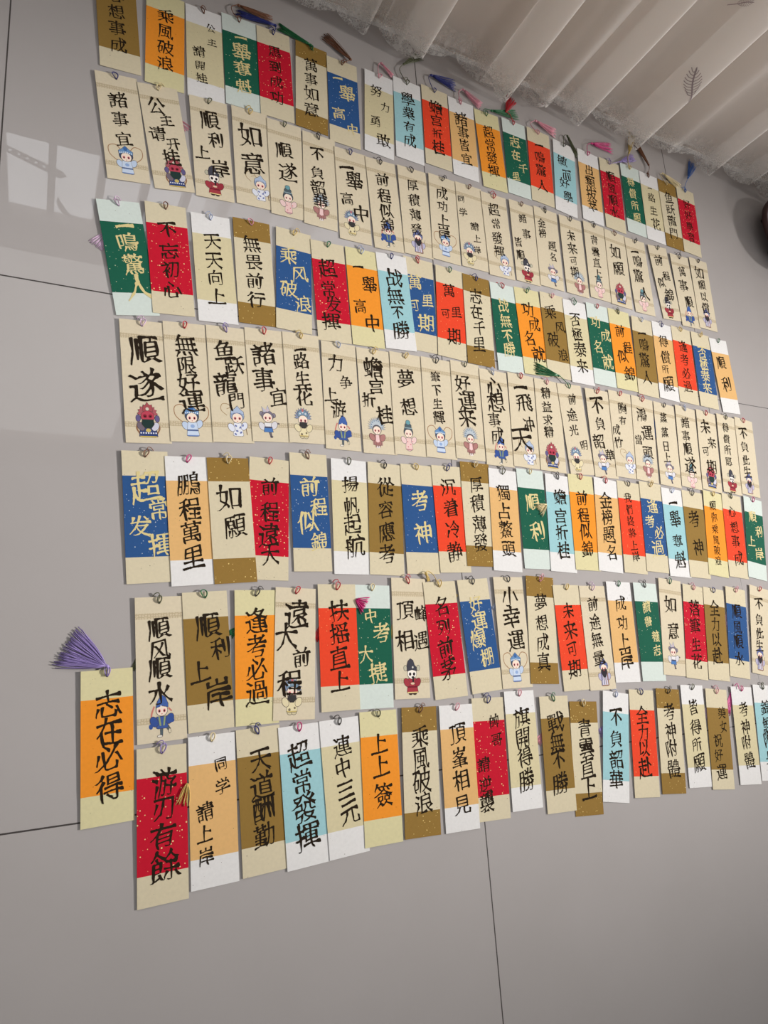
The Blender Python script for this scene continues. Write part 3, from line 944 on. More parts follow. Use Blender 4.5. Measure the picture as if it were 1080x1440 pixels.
# row, style, lettering, x mm, y mm, heading deg, left/right edge height mm, cord colour, lettering layout (u%,v%,size%), figure place
CARDS = [
 (1,1,'n','心想事成',68.1,879.9,4.22,1.3,0.6,'t',[(47,24,46),(47,41,46),(47,58,46),(47,75,46)],None),
 (1,2,'o','乘風破浪',130.3,874.8,-0.16,1.3,0.6,'t',[(50,24,48),(50,41,48),(50,58,48),(50,75,48)],None),
 (1,3,'e','公主請開挂',185.3,873.5,1.17,1.3,0.6,'t',[(68,19,28),(70,34,28),(33,49,36),(36,64,30),(38,77,32)],None),
 (1,4,'g','一舉奪魁',238.2,881.4,1.87,1.3,0.6,'t',[(52,22,38),(52,38,62),(52,57,52),(52,76,50)],None),
 (1,5,'r','馬到成功',290.1,881.8,1.3,1.3,0.6,'n',[(50,25,44),(50,42,44),(50,59,44),(50,77,44)],None),
 (1,6,'N','萬事如意',348.0,879.8,-1.88,1.3,0.6,'g',[(48,24,48),(48,41,44),(48,58,52),(48,76,52)],None),
 (1,7,'b','一舉高中',401.2,872.1,-0.56,1.3,0.6,'t',[(33,23,35),(63,38,60),(32,65,48),(75,79,40)],None),
 (1,8,'e','努力勇敢',463.6,873.1,-3.48,1.3,0.6,'p',[(40,23,45),(70,39,36),(36,61,42),(64,81,52)],None),
 (1,9,'s','學業有成',518.3,880.4,-1.75,1.3,0.6,'o',[(50,24,56),(50,41,48),(50,58,44),(50,75,50)],None),
 (1,10,'v','蟾宫折桂',573.1,885.4,-1.38,1.3,0.6,'n',[(50,24,54),(50,41,50),(50,58,42),(50,75,52)],None),
 (1,11,'t','諸事皆宜',626.5,881.0,-1.26,1.3,0.6,'p',[(45,25,58),(50,42,50),(52,58,46),(55,75,46)],None),
 (1,12,'o','超常發揮',683.3,876.3,1.26,1.3,0.6,'g',[(50,26,50),(50,43,50),(50,60,50),(50,76,50)],None),
 (1,13,'g','志在千里',740.0,878.4,-1.22,1.3,0.6,'r',[(48,28,50),(46,46,42),(74,61,42),(38,75,36)],None),
 (1,14,'v','一鳴驚人',794.4,877.9,-3.08,1.3,0.6,'p',[(50,20,42),(50,37,50),(50,55,52),(50,76,52)],None),
 (1,15,'s','敏而好學',851.6,871.3,-5.7,1.3,0.6,'k',[(40,27,48),(58,45,48),(45,58,48),(58,76,48)],None),
 (1,16,'t','出類拔萃',914.1,871.0,-3.61,1.3,0.6,'m',[(50,26,44),(50,43,54),(50,60,56),(50,77,50)],None),
 (1,17,'r','順風順水',970.4,869.0,-2.92,1.3,0.6,'l',[(50,24,50),(50,41,50),(50,58,50),(50,75,50)],None),
 (1,18,'g','得償所願',1027.7,874.7,-2.43,1.3,0.6,'c',[(45,24,42),(48,41,42),(52,58,42),(56,75,42)],None),
 (1,19,'e','一路生花',1079.7,871.5,-2.46,1.3,0.6,'t',[(48,21,26),(50,35,44),(52,54,42),(56,74,52)],None),
 (1,20,'N','鱼跃龍門',1132.1,869.5,-1.96,1.3,0.6,'y',[(50,24,52),(50,42,52),(50,59,52),(50,78,52)],None),
 (1,21,'r','好好學習',1184.8,867.8,-3.63,1.3,0.6,'b',[(50,24,44),(50,41,44),(50,58,44),(50,75,44)],None),
 (2,1,'fF','諸事宜',77.1,713.1,7.16,1.3,0.6,'n',[(47,25,50),(47,43,42),(49,61,42)],(50,80)),
 (2,2,'fG','公主请开挂',132.3,715.9,8.92,1.3,0.6,'y',[(38,21,52),(58,33,38),(28,48,45),(65,56,38),(54,69,46)],(58,83)),
 (2,3,'fO','順利上岸',193.3,718.8,3.44,1.3,0.6,'o',[(50,22,54),(62,41,46),(24,56,42),(68,69,52)],(50,82)),
 (2,4,'fW','如意',250.7,722.5,2.01,1.3,0.6,'c',[(47,28,74),(50,56,72)],(68,79)),
 (2,5,'fL','順遂',301.7,719.2,1.03,1.3,0.6,'o',[(45,31,52),(53,53,60)],(50,82)),
 (2,6,'fH','不負韶華',353.7,715.6,-1.18,1.3,0.6,'k',[(43,22,46),(42,42,44),(43,58,50),(50,72,44)],(52,78)),
 (2,7,'fB','一舉高中',407.0,705.2,0.5,1.3,0.6,'n',[(35,20,50),(58,33,62),(30,55,46),(72,68,56)],(40,80)),
 (2,8,'fK','前程似錦',461.6,704.6,2.47,1.3,0.6,'k',[(50,22,50),(50,40,50),(50,57,50),(50,72,50)],(50,82)),
 (2,9,'fR','厚積薄發',516.2,707.3,0.69,1.3,0.6,'k',[(48,20,42),(48,37,42),(48,54,42),(48,71,42)],(50,83)),
 (2,10,'fF','成功上岸',570.7,709.0,-1.8,1.3,0.6,'k',[(45,20,48),(45,36,42),(45,52,46),(45,67,46)],(48,80)),
 (2,11,'fB','同学請上岸',624.4,708.8,-0.55,1.3,0.6,'t',[(17,20,28),(20,36,32),(60,49,34),(65,63,30),(62,77,28)],(32,83)),
 (2,12,'fW','超常發揮',676.7,705.3,0.41,1.3,0.6,'r',[(46,19,50),(48,36,40),(46,54,46),(48,69,44)],(66,83)),
 (2,13,'fO','諸事皆順',734.4,706.4,-1.07,1.3,0.6,'t',[(50,20,36),(60,39,38),(22,52,36),(26,68,36)],(48,84)),
 (2,14,'fD','金榜題名',787.5,707.9,-2.0,1.3,0.6,'k',[(28,20,36),(27,33,36),(66,46,38),(64,60,32)],(58,82)),
 (2,15,'fH','未来可期',845.5,706.2,-1.7,1.3,0.6,'k',[(45,24,42),(45,41,46),(45,57,36),(45,71,42)],(62,83)),
 (2,16,'fL','青雲直上',902.6,708.5,-2.41,1.3,0.6,'k',[(45,22,38),(45,38,38),(45,52,38),(45,66,38)],(46,83)),
 (2,17,'fG','如願',953.9,704.7,-3.19,1.3,0.6,'t',[(42,28,58),(50,50,58)],(48,83)),
 (2,18,'fL','一鳴驚人',1009.2,701.1,-0.11,1.3,0.6,'k',[(42,17,42),(50,30,52),(42,50,54),(60,73,54)],(48,82)),
 (2,19,'fO','前程似錦',1076.6,702.1,4.12,1.3,0.6,'o',[(42,20,50),(66,40,42),(30,51,42),(60,66,56)],(42,83)),
 (2,20,'fK','萬事順',1132.9,696.0,0.76,1.3,0.6,'k',[(52,23,44),(45,43,54),(60,65,46)],(50,84)),
 (2,21,'fR','如願以償',1186.6,700.0,-1.51,1.3,0.6,'k',[(45,20,58),(50,37,46),(52,54,42),(50,70,48)],(50,83)),
 (3,1,'g','一鳴驚人',87.1,523.9,9.97,1.3,0.6,'q',[(55,22,46),(55,37,56),(60,56,54),(62,76,68)],None),
 (3,2,'r','不忘初心',137.7,534.0,4.44,1.3,0.6,'t',[(50,24,50),(50,43,50),(50,60,50),(50,78,50)],None),
 (3,3,'e','天天向上',195.2,533.4,3.82,1.3,0.6,'s',[(50,25,50),(50,43,50),(50,59,46),(50,76,50)],None),
 (3,4,'N','無畏前行',249.8,540.2,2.35,1.3,0.6,'p',[(46,24,52),(50,41,52),(48,59,52),(48,77,52)],None),
 (3,5,'b','乘风破浪',306.2,540.0,-1.55,1.3,0.6,'c',[(35,27,52),(66,43,52),(34,60,54),(75,72,52)],None),
 (3,6,'r','超常发揮',362.2,533.9,1.97,1.3,0.6,'g',[(45,27,60),(42,48,52),(52,63,52),(42,80,58)],None),
 (3,7,'o','一舉高中',415.9,535.6,1.45,1.3,0.6,'s',[(36,19,36),(68,36,54),(32,60,44),(66,76,52)],None),
 (3,8,'s','战無不勝',468.0,539.1,2.55,1.3,1.3,'n',[(52,25,64),(48,45,60),(50,62,44),(55,80,64)],None),
 (3,9,'b','萬里可期',510.7,543.0,-1.56,0.6,0.6,'r',[(35,27,52),(74,44,42),(28,53,40),(66,69,62)],None),
 (3,10,'v','萬里可期',565.6,539.6,-3.43,1.3,0.6,'g',[(45,26,48),(68,48,40),(30,53,34),(58,76,54)],None),
 (3,11,'N','志在千里',617.6,535.8,-2.07,1.3,0.6,'n',[(45,23,52),(42,41,50),(50,59,48),(44,77,50)],None),
 (3,12,'g','战無不勝',673.1,533.1,-0.1,1.3,0.6,'r',[(45,25,48),(47,43,48),(48,60,44),(50,75,52)],None),
 (3,13,'o','功成名就',724.2,535.1,0.96,1.3,0.6,'g',[(45,25,54),(64,41,52),(36,59,50),(66,76,60)],None),
 (3,14,'n','乘风破浪',776.3,536.9,-1.26,1.3,0.6,'p',[(36,23,56),(72,39,48),(36,56,54),(72,72,48)],None),
 (3,15,'e','否極泰来',827.2,533.2,-0.82,1.3,0.6,'g',[(46,23,50),(46,41,50),(52,59,58),(52,79,52)],None),
 (3,16,'g','功成名就',880.3,537.1,-1.69,1.3,0.6,'r',[(34,23,50),(74,37,52),(32,54,46),(70,70,56)],None),
 (3,17,'o','前程似錦',932.7,536.0,-1.45,1.3,0.6,'o',[(45,27,50),(72,46,46),(42,59,54),(66,79,58)],None),
 (3,18,'n','一鳴驚人',987.1,531.0,-3.96,1.3,0.6,'s',[(45,20,44),(50,35,52),(45,55,56),(48,77,52)],None),
 (3,19,'t','得償所願',1040.6,530.1,-3.52,1.3,0.6,'n',[(48,24,52),(50,45,54),(42,61,36),(50,80,62)],None),
 (3,20,'v','逢考必過',1092.9,529.8,-3.29,1.3,0.6,'c',[(50,25,48),(50,43,48),(50,61,48),(50,78,48)],None),
 (3,21,'b','否極泰来',1148.1,527.6,-2.83,1.3,0.6,'c',[(48,26,50),(48,42,50),(48,58,50),(48,74,50)],None),
 (3,22,'t','順利',1204.6,524.0,1.19,1.3,0.6,'g',[(44,33,54),(50,62,60)],None),
 (4,1,'fG','順遂',109.8,360.7,3.94,1.3,0.6,'q',[(52,25,74),(50,54,84)],(50,82)),
 (4,2,'fF','無限好運',160.9,367.1,3.99,1.3,0.6,'r',[(50,20,58),(50,37,48),(50,52,56),(55,67,62)],(52,82)),
 (4,3,'fW','鱼跃龍門',213.3,371.1,3.12,1.3,0.6,'l',[(42,21,58),(64,34,52),(40,50,62),(64,65,46)],(62,81)),
 (4,4,'fD','諸事宜',263.9,376.8,3.02,1.3,0.6,'r',[(44,23,70),(40,46,62),(74,60,48)],(42,82)),
 (4,5,'fB','一路生花',314.8,379.5,1.95,1.3,0.6,'c',[(46,15,36),(46,26,48),(46,42,46),(46,58,56)],(40,82)),
 (4,6,'fK','力争上游',368.6,374.8,0.09,1.3,0.6,'s',[(38,20,50),(66,37,40),(20,50,42),(40,63,48)],(50,82)),
 (4,7,'fH','蟾宫折桂',423.5,373.8,0.91,1.3,0.6,'c',[(46,18,62),(52,36,50),(26,50,44),(70,63,54)],(44,80)),
 (4,8,'fL','夢想',474.9,375.6,-0.59,1.3,0.6,'c',[(46,26,60),(50,53,58)],(45,81)),
 (4,9,'fF','筆下生輝',527.4,375.6,-1.01,1.3,0.6,'k',[(44,19,36),(46,33,34),(46,46,34),(48,60,40)],(48,81)),
 (4,10,'fH','好運来',579.1,377.7,-1.54,1.3,0.6,'o',[(38,23,58),(50,40,64),(45,58,64)],(52,81)),
 (4,11,'fK','心想事成',632.4,371.9,-1.11,1.3,0.6,'s',[(50,17,62),(50,34,72),(40,53,48),(46,69,52)],(56,83)),
 (4,12,'fW','一飛冲天',685.7,373.1,-2.28,1.3,0.6,'r',[(46,14,56),(55,31,66),(66,54,48),(36,71,84)],(62,83)),
 (4,13,'fG','精益求精',738.6,370.5,-2.76,1.3,0.6,'p',[(42,15,40),(42,30,40),(42,45,40),(42,58,40)],(48,83)),
 (4,14,'fB','前途光明',792.9,369.8,2.2,1.3,0.6,'g',[(54,17,38),(42,35,46),(40,52,40),(74,68,36)],(34,83)),
 (4,15,'fD','不負韶華',850.2,368.2,-0.97,1.3,0.6,'r',[(44,19,64),(48,39,46),(32,60,54),(74,74,40)],(42,82)),
 (4,16,'fW','胸有成竹',901.7,371.1,-2.82,1.3,0.6,'r',[(56,19,44),(52,34,34),(18,46,38),(22,61,42)],(66,81)),
 (4,17,'fH','鴻運當頭',952.0,367.5,-5.75,1.3,0.6,'r',[(42,21,54),(62,42,56),(20,53,36),(60,66,50)],(56,81)),
 (4,18,'fD','蒸蒸日上',1007.4,362.5,-4.93,1.3,0.6,'k',[(42,18,38),(42,36,38),(42,53,38),(42,66,38)],(50,82)),
 (4,19,'fL','諸事順遂',1062.4,362.4,-5.74,1.3,0.6,'s',[(44,20,46),(42,37,42),(45,53,46),(50,72,62)],(54,85)),
 (4,20,'fG','未来可期',1117.5,359.9,-6.57,1.3,0.6,'r',[(40,20,56),(68,39,46),(32,52,38),(56,70,58)],(50,83)),
 (4,21,'fO','得償所愿',1174.1,358.1,-6.46,1.3,0.6,'o',[(42,16,38),(42,31,38),(42,45,38),(42,60,38)],(50,84)),
 (4,22,'fR','不負此生',1226.4,356.9,-6.38,1.3,0.6,'r',[(40,20,52),(40,37,46),(40,55,42),(40,70,46)],(46,84)),
 (5,1,'b','超常发揮',114.2,192.8,3.17,1.3,0.6,'t',[(50,28,74),(74,45,50),(32,58,54),(76,72,58)],None),
 (5,2,'t','鵬程萬里',163.1,190.0,3.23,1.3,0.6,'m',[(50,22,60),(50,42,54),(50,60,54),(50,79,56)],None),
 (5,3,'N','如願',212.7,192.4,3.16,1.3,1.3,'y',[(46,33,68),(56,56,58)],None),
 (5,4,'r','前程遠大',259.8,196.0,-2.14,0.6,0.6,'r',[(52,24,50),(52,45,50),(50,64,58),(54,80,52)],None),
 (5,5,'b','前程似錦',316.2,207.0,0.4,1.3,0.6,'t',[(50,29,58),(72,46,48),(40,59,58),(68,75,48)],None),
 (5,6,'e','揚帆起航',372.7,203.4,-0.93,1.3,0.6,'o',[(52,22,50),(54,41,50),(54,57,54),(60,76,60)],None),
 (5,7,'n','從容應考',425.5,202.4,-2.28,1.3,0.6,'k',[(50,22,56),(50,42,50),(50,62,54),(50,82,54)],None),
 (5,8,'b','考神',479.5,204.2,-0.34,1.3,0.6,'c',[(52,34,60),(55,63,62)],None),
 (5,9,'v','沉着冷静',531.4,206.3,0.5,1.3,0.6,'n',[(48,20,54),(50,40,54),(52,60,54),(52,81,54)],None),
 (5,10,'N','厚積薄發',579.4,215.4,-1.03,1.3,0.6,'y',[(50,22,48),(48,40,50),(50,60,50),(50,78,52)],None),
 (5,11,'t','獨占鰲頭',627.4,208.4,-2.96,1.3,0.6,'o',[(48,24,52),(48,42,52),(50,60,52),(56,79,52)],None),
 (5,12,'g','順利',682.3,212.3,-1.32,1.3,0.6,'y',[(50,34,56),(58,63,62)],None),
 (5,13,'s','蟾宫折桂',735.1,207.6,-3.74,1.3,0.6,'k',[(52,23,52),(50,43,52),(50,60,52),(52,78,52)],None),
 (5,14,'o','前程似錦',784.0,210.6,-2.64,1.3,0.6,'r',[(48,25,52),(48,43,52),(50,60,52),(52,78,52)],None),
 (5,15,'t','金榜題名',835.4,208.1,-5.39,1.3,0.6,'r',[(44,24,58),(45,42,52),(50,61,58),(55,80,48)],None),
 (5,16,'v','我們終將上岸',888.6,206.0,-3.9,1.3,0.6,'k',[(42,18,34),(44,31,34),(45,44,34),(48,57,34),(50,70,34),(54,82,34)],None),
 (5,17,'b','逢考必過',940.3,208.1,-4.32,1.3,0.6,'c',[(50,27,52),(32,45,48),(70,56,46),(58,74,60)],None),
 (5,18,'s','一舉奪魁',992.5,200.3,-3.8,1.3,0.6,'s',[(50,16,44),(52,35,60),(52,60,48),(55,81,58)],None),
 (5,19,'n','考神',1042.7,198.4,-4.59,1.3,0.6,'k',[(46,33,60),(52,65,58)],None),
 (5,20,'o','願你乘風破浪',1095.3,201.0,-7.6,1.3,0.6,'c',[(44,17,36),(46,31,36),(46,45,36),(48,58,36),(48,70,36),(50,82,36)],None),
 (5,21,'v','心想事成',1146.9,198.6,-6.22,1.3,0.6,'o',[(46,21,44),(50,40,48),(50,57,46),(56,77,52)],None),
 (5,22,'g','順利上岸',1203.4,195.6,-9.85,1.3,0.6,'m',[(42,24,44),(72,41,42),(28,55,42),(66,69,48)],None),
 (6,1,'fK','順风順水',130.1,19.5,1.84,1.3,0.6,'o',[(48,23,50),(48,38,48),(48,51,50),(48,68,54)],(50,82)),
 (6,2,'n','順利上岸',182.6,25.6,2.69,1.3,0.6,'g',[(53,26,60),(78,43,50),(30,58,50),(68,75,64)],None),
 (6,3,'o','逢考必過',239.8,26.8,-0.37,1.3,0.6,'k',[(50,24,58),(50,43,54),(50,60,52),(50,77,58)],None),
 (6,4,'fB','遠大前程',288.0,28.5,-2.9,1.3,0.6,'r',[(52,21,68),(28,38,62),(66,54,48),(38,73,64)],(44,82)),
 (6,5,'v','扶摇直上',346.1,33.5,-0.65,1.3,1.3,'r',[(54,22,56),(52,40,54),(50,59,56),(50,77,54)],None),
 (6,6,'g','中考大捷',395.0,32.2,-1.74,0.6,0.6,'y',[(44,26,38),(72,40,52),(28,57,44),(60,72,50)],None),
 (6,7,'fO','頂峰相遇',450.3,40.7,-2.04,1.3,0.6,'r',[(38,28,54),(84,30,42),(32,53,56),(80,53,46)],(50,82)),
 (6,8,'r','名列前茅',504.3,36.6,2.19,1.3,0.6,'c',[(48,22,50),(48,40,46),(48,58,54),(48,76,54)],None),
 (6,9,'b','好運爆棚',561.7,40.1,3.51,1.3,0.6,'k',[(50,23,46),(54,38,52),(42,54,54),(62,70,50)],None),
 (6,10,'fF','小幸運',619.2,42.4,-0.54,1.3,0.6,'k',[(50,18,60),(50,37,62),(58,58,60)],(50,81)),
 (6,11,'N','夢想成真',673.4,43.8,-4.17,1.3,0.6,'p',[(48,25,50),(48,44,50),(48,62,50),(48,80,50)],None),
 (6,12,'v','未来可期',727.6,30.6,-0.37,1.3,0.6,'c',[(48,25,44),(48,44,54),(46,62,42),(48,80,54)],None),
 (6,13,'fR','前途無量',779.3,28.6,-0.94,1.3,0.6,'q',[(46,18,46),(46,36,46),(46,53,46),(46,70,46)],(60,83)),
 (6,14,'t','成功上岸',834.4,35.4,-2.46,1.3,0.6,'g',[(50,22,50),(50,42,48),(48,60,52),(52,78,56)],None),
 (6,15,'g','讀書養志',892.2,33.3,-3.13,1.3,0.6,'k',[(48,25,38),(48,40,34),(74,55,36),(74,69,36)],None),
 (6,16,'fD','如意',946.4,39.0,-7.18,1.3,0.6,'g',[(46,27,60),(52,54,54)],(46,79)),
 (6,17,'r','落筆生花',999.3,29.4,-9.18,1.3,0.6,'p',[(50,25,54),(48,44,54),(50,64,46),(50,82,52)],None),
 (6,18,'n','全力以赴',1050.6,23.8,-8.08,1.3,0.6,'n',[(48,22,52),(48,40,46),(48,57,48),(48,74,54)],None),
 (6,19,'B','順風順水',1106.4,24.4,-9.91,1.3,0.6,'p',[(50,27,50),(50,45,50),(50,61,50),(50,80,50)],None),
 (6,20,'fR','不負此生',1169.1,25.6,-12.24,1.3,0.6,'r',[(46,20,48),(44,38,42),(44,54,42),(40,68,42)],(42,82)),
 (7,1,'r','游刃有餘',133.0,-142.6,1.06,1.3,0.6,'l',[(54,24,56),(52,41,52),(50,58,56),(54,77,62)],None),
 (7,2,'t','同学請上岸',187.1,-135.7,1.11,1.3,0.6,'y',[(68,21,30),(70,36,34),(32,51,38),(30,65,36),(32,80,34)],None),
 (7,3,'n','天道酬勤',241.8,-132.9,2.04,1.3,0.6,'n',[(52,23,54),(52,41,58),(52,57,54),(52,75,54)],None),
 (7,4,'s','超常發揮',292.4,-134.7,2.41,1.3,0.6,'m',[(46,22,62),(48,41,56),(50,60,64),(52,79,62)],None),
 (7,5,'e','連中三元',344.2,-132.1,2.42,1.3,0.6,'k',[(52,21,50),(50,37,44),(52,53,48),(58,70,54)],None),
 (7,6,'o','上上簽',394.2,-127.5,-0.58,1.3,0.6,'o',[(48,25,50),(50,42,50),(54,64,56)],None),
 (7,7,'N','乘風破浪',451.3,-127.5,-2.49,1.3,0.6,'t',[(50,24,54),(50,41,54),(50,58,58),(54,75,58)],None),
 (7,8,'t','頂峯相見',508.9,-129.4,-1.43,1.3,1.3,'p',[(52,24,54),(52,43,50),(52,61,52),(52,80,52)],None),
 (7,9,'r','帥哥請逆襲',560.5,-124.1,-2.12,0.6,0.6,'n',[(68,20,36),(72,36,36),(26,55,40),(28,71,40),(30,85,48)],None),
 (7,10,'e','旗開得勝',615.7,-118.9,-1.62,1.3,0.6,'p',[(52,23,56),(52,41,54),(52,57,54),(52,76,58)],None),
 (7,11,'n','戰無不勝',675.1,-130.6,-2.53,1.3,1.3,'g',[(50,23,60),(50,41,54),(50,56,52),(50,76,62)],None),
 (7,12,'N','青雲直上',727.2,-142.2,-4.62,0.6,0.6,'y',[(50,24,54),(52,42,58),(52,59,58),(52,77,58)],None),
 (7,13,'s','不負韶華',787.0,-132.9,-9.92,1.3,0.6,'s',[(50,24,54),(50,43,52),(50,62,58),(50,80,54)],None),
 (7,14,'v','全力以赴',845.3,-134.0,-6.15,1.3,0.6,'n',[(48,24,54),(48,41,48),(48,56,48),(48,73,60)],None),
 (7,15,'N','考神附體',902.9,-136.4,-6.46,1.3,0.6,'k',[(50,23,54),(50,41,52),(50,58,52),(54,77,58)],None),
 (7,16,'e','皆得所願',961.0,-134.7,-4.95,1.3,0.6,'o',[(50,22,46),(50,42,54),(48,59,44),(52,77,58)],None),
 (7,17,'n','美女祝好運',1015.3,-144.8,-6.98,1.3,0.6,'p',[(68,24,38),(70,38,36),(40,52,42),(38,67,40),(46,83,50)],None),
 (7,18,'e','考神附體',1080.1,-145.6,-5.65,1.3,1.3,'m',[(50,24,48),(50,42,48),(48,58,46),(54,76,52)],None),
 (7,19,'s','錦鯉附身',1136.9,-146.6,-6.61,0.6,0.6,'o',[(52,24,52),(52,42,52),(52,58,52),(52,75,52)],None),
 (8,1,'o','志在必得',76.5,-57.5,1.67,1.3,0.6,'l',[(52,23,58),(52,41,56),(52,58,56),(52,77,56)],None),
]
TOP_LIFT = 0.0012
ROOT = {}
for idx, (r, i, st, text, x, y, deg, zl, zr, cord, lay, fig) in enumerate(CARDS):
    isf = st[0] == 'f'
    w, l = (WF, LF) if isf else (WP, LP)
    root = bpy.data.objects.new('bookmark', None)
    root.empty_display_size = 0.02
    COL.objects.link(root)
    th = math.radians(deg)
    ex = Vector((math.cos(th), math.sin(th), 0))
    ey = Vector((-math.sin(th), math.cos(th), 0))
    zl, zr = zl / 1000.0, zr / 1000.0
    ax = (ex * w + Vector((0, 0, zr - zl))).normalized()
    ay = ey * l + Vector((0, 0, TOP_LIFT))
    az = ax.cross(ay).normalized()
    ay = az.cross(ax)
    zc = (zl + zr) / 2 + TOP_LIFT / 2
    root.matrix_world = Matrix([[ax.x, ay.x, az.x, x / 1000.0], [ax.y, ay.y, az.y, y / 1000.0], [ax.z, ay.z, az.z, zc], [0, 0, 0, 1]])
    where = ROW_WORD[r]
    if isf:
        ink = 'black_ink'
        link('card', plate_mesh(('f',), 'card', -w / 2, w / 2, -l / 2, l / 2, -TH, 0.0, M['figure'], l / 2 - HOLE), root)
        fo = link('printed_figure', figure_mesh(st[1]), root)
        fo.location = ((fig[0] / 100.0 - 0.5) * w, (0.5 - fig[1] / 100.0) * l, 0)
        fo['label'] = FIG_WORD[st[1]]
        lab = 'bookmark lettered %s with printed %s, %s' % (text, FIG_WORD[st[1]], where)
    else:
        ends, panel, ink, words = STYLE[st]
        link('card', plate_mesh((ends,), 'card', -w / 2, w / 2, -l / 2, l / 2, -TH, 0.0, M[ends], l / 2 - HOLE), root)
        po = link('colour_panel', plate_mesh((ends, panel, 'p'), 'colour_panel', -w / 2 - 0.00004, w / 2 + 0.00004, -l * 0.308, l * 0.306, -TH * 0.5, 0.00013, M[panel]), root)
        po['label'] = words.split(' with ')[1]
        lab = '%s lettered %s in %s ink, ' % (words, text, 'gold' if ink == 'gold_ink' else 'black')
        lab += (where if where else 'alone with fanned lavender tassel')
    link('lettering', lettering_mesh(text, lay, w, l, ink, idx), root)['label'] = 'brush lettering ' + text
    co = link('cord_loop', cord_mesh(idx % 8, cord), root)
    co.location = (0, l / 2 - HOLE, 0)
    co['label'] = THREAD_WORD[cord] + ' cord loop'
    tag(root, lab, 'bookmark', 'calligraphy bookmarks laid in rows on the floor')
    ROOT[(r, i)] = root
bpy.context.view_layer.update()

# ------------------------------------------------------------------ tassels that show beyond their cards (points in mm on the floor)
# owner, colour, cord path, knot, tip, spread mm, strands, hidden start
TASSELS = [
 ((1,4),'t',[(234.2,954.1),(225.9,965.9),(224.9,974.7)],(233.8,981.0),(288.5,980.4),15.3,22,1),
 ((1,5),'n',[(290.1,955.3)],(293.1,969.5),(232.1,970.7),11.7,24,1),
 ((1,6),'g',[(352.1,947.2)],(350.5,956.7),(297.4,973.6),14.1,24,1),
 ((1,7),'t',[(401.4,944.5)],(418.1,957.6),(373.3,990.8),20.1,22,1),
 ((1,8),'p',[(465.9,944.2),(467.6,967.4)],(472.4,974.4),(494.8,958.4),8.8,16,1),
 ((1,9),'o',[(518.4,953.5),(508.0,975.2)],(516.3,989.5),(553.9,1024.7),14.8,20,1),
 ((1,10),'n',[(571.4,958.2),(565.0,980.6)],(569.1,988.8),(621.1,989.0),25.7,26,1),
 ((1,11),'p',[(625.6,952.3),(625.0,974.3)],(634.1,984.5),(672.5,964.8),17.8,20,1),
 ((1,12),'g',[(676.1,948.5),(677.5,959.5)],(692.1,961.0),(754.4,976.3),19.6,22,1),
 ((1,13),'r',[(739.0,951.3),(736.4,967.2)],(726.2,970.4),(747.7,1011.3),22.0,22,1),
 ((1,14),'p',[(794.2,949.0),(781.6,964.8)],(793.8,976.1),(843.5,966.9),21.2,24,1),
 ((1,15),'o',[(856.0,941.8),(861.6,965.9)],(869.9,969.4),(892.0,930.7),11.2,20,1),
 ((1,16),'m',[(916.4,942.6),(920.3,964.8)],(931.5,972.5),(989.7,982.1),22.5,22,1),
 ((1,17),'l',[(970.7,937.4)],(1003.0,953.2),(1051.8,980.6),15.7,18,1),
 ((1,18),'c',[(1025.7,944.9),(1029.0,970.9)],(1034.2,983.3),(1058.0,1040.7),18.9,20,1),
 ((1,19),'t',[(1076.7,942.3),(1087.0,962.4)],(1087.8,971.7),(1062.1,1021.5),15.4,22,1),
 ((1,20),'y',[(1129.7,941.5),(1119.0,958.7)],(1125.4,964.7),(1178.7,946.3),20.7,22,1),
 ((1,21),'b',[(1184.2,938.8),(1193.2,958.8)],(1205.1,976.9),(1235.3,1027.1),21.8,20,1),
 ((2,2),'p',[],(138.2,756.4),(159.9,734.1),22.3,16,0),
 ((3,1),'q',[],(68.2,559.8),(49.2,530.8),17.8,26,0),
 ((3,12),'r',[],(665.9,617.4),(645.6,570.1),8.1,14,0),
 ((4,14),'g',[(787.0,447.1),(777.7,456.1)],(769.8,460.4),(720.3,469.5),20.5,26,1),
 ((4,18),'b',[],(983.2,417.2),(978.3,370.6),11.1,24,0),
 ((4,7),'s',[],(405.7,397.4),(395.5,378.8),6.1,14,0),
 ((5,13),'y',[],(712.0,236.8),(691.8,225.5),22.4,22,0.4),
 ((6,1),'o',[],(108.7,39.2),(101.6,17.3),6.1,18,0),
 ((6,3),'g',[],(222.8,63.0),(208.0,52.6),9.2,16,0),
 ((6,5),'r',[],(327.5,66.8),(316.6,40.8),8.5,22,0),
 ((6,6),'m',[],(370.4,93.1),(387.0,83.6),23.3,26,0.35),
 ((6,7),'c',[],(429.8,65.9),(422.4,41.0),7.2,18,0),
 ((6,8),'c',[(499.4,109.7),(492.7,123.5),(484.2,129.4)],(479.8,126.6),(485.7,115.1),3.4,10,1),
 ((6,9),'c',[],(534.0,96.9),(526.5,95.0),4.0,10,0),
 ((6,10),'s',[],(607.3,94.0),(589.5,73.8),9.1,16,0),
 ((6,19),'q',[],(1098.4,70.7),(1077.1,34.0),12.4,22,0),
 ((7,2),'c',[],(159.4,-102.4),(153.3,-127.0),15.6,9,0.3),
 ((7,11),'p',[],(657.0,-98.8),(641.9,-113.6),13.9,18,0),
 ((7,13),'l',[],(783.1,-94.5),(759.2,-114.7),15.0,22,0),
 ((7,17),'q',[],(1010.5,-84.2),(988.0,-110.6),12.5,18,0),
 ((7,18),'h',[(1079.7,-70.8),(1078.6,-61.3)],(1070.2,-67.7),(1044.7,-107.6),13.5,24,0),
 ((8,1),'l',[(74.5,13.6)],(75.1,23.3),(32.6,47.9),44.1,70,1),
]
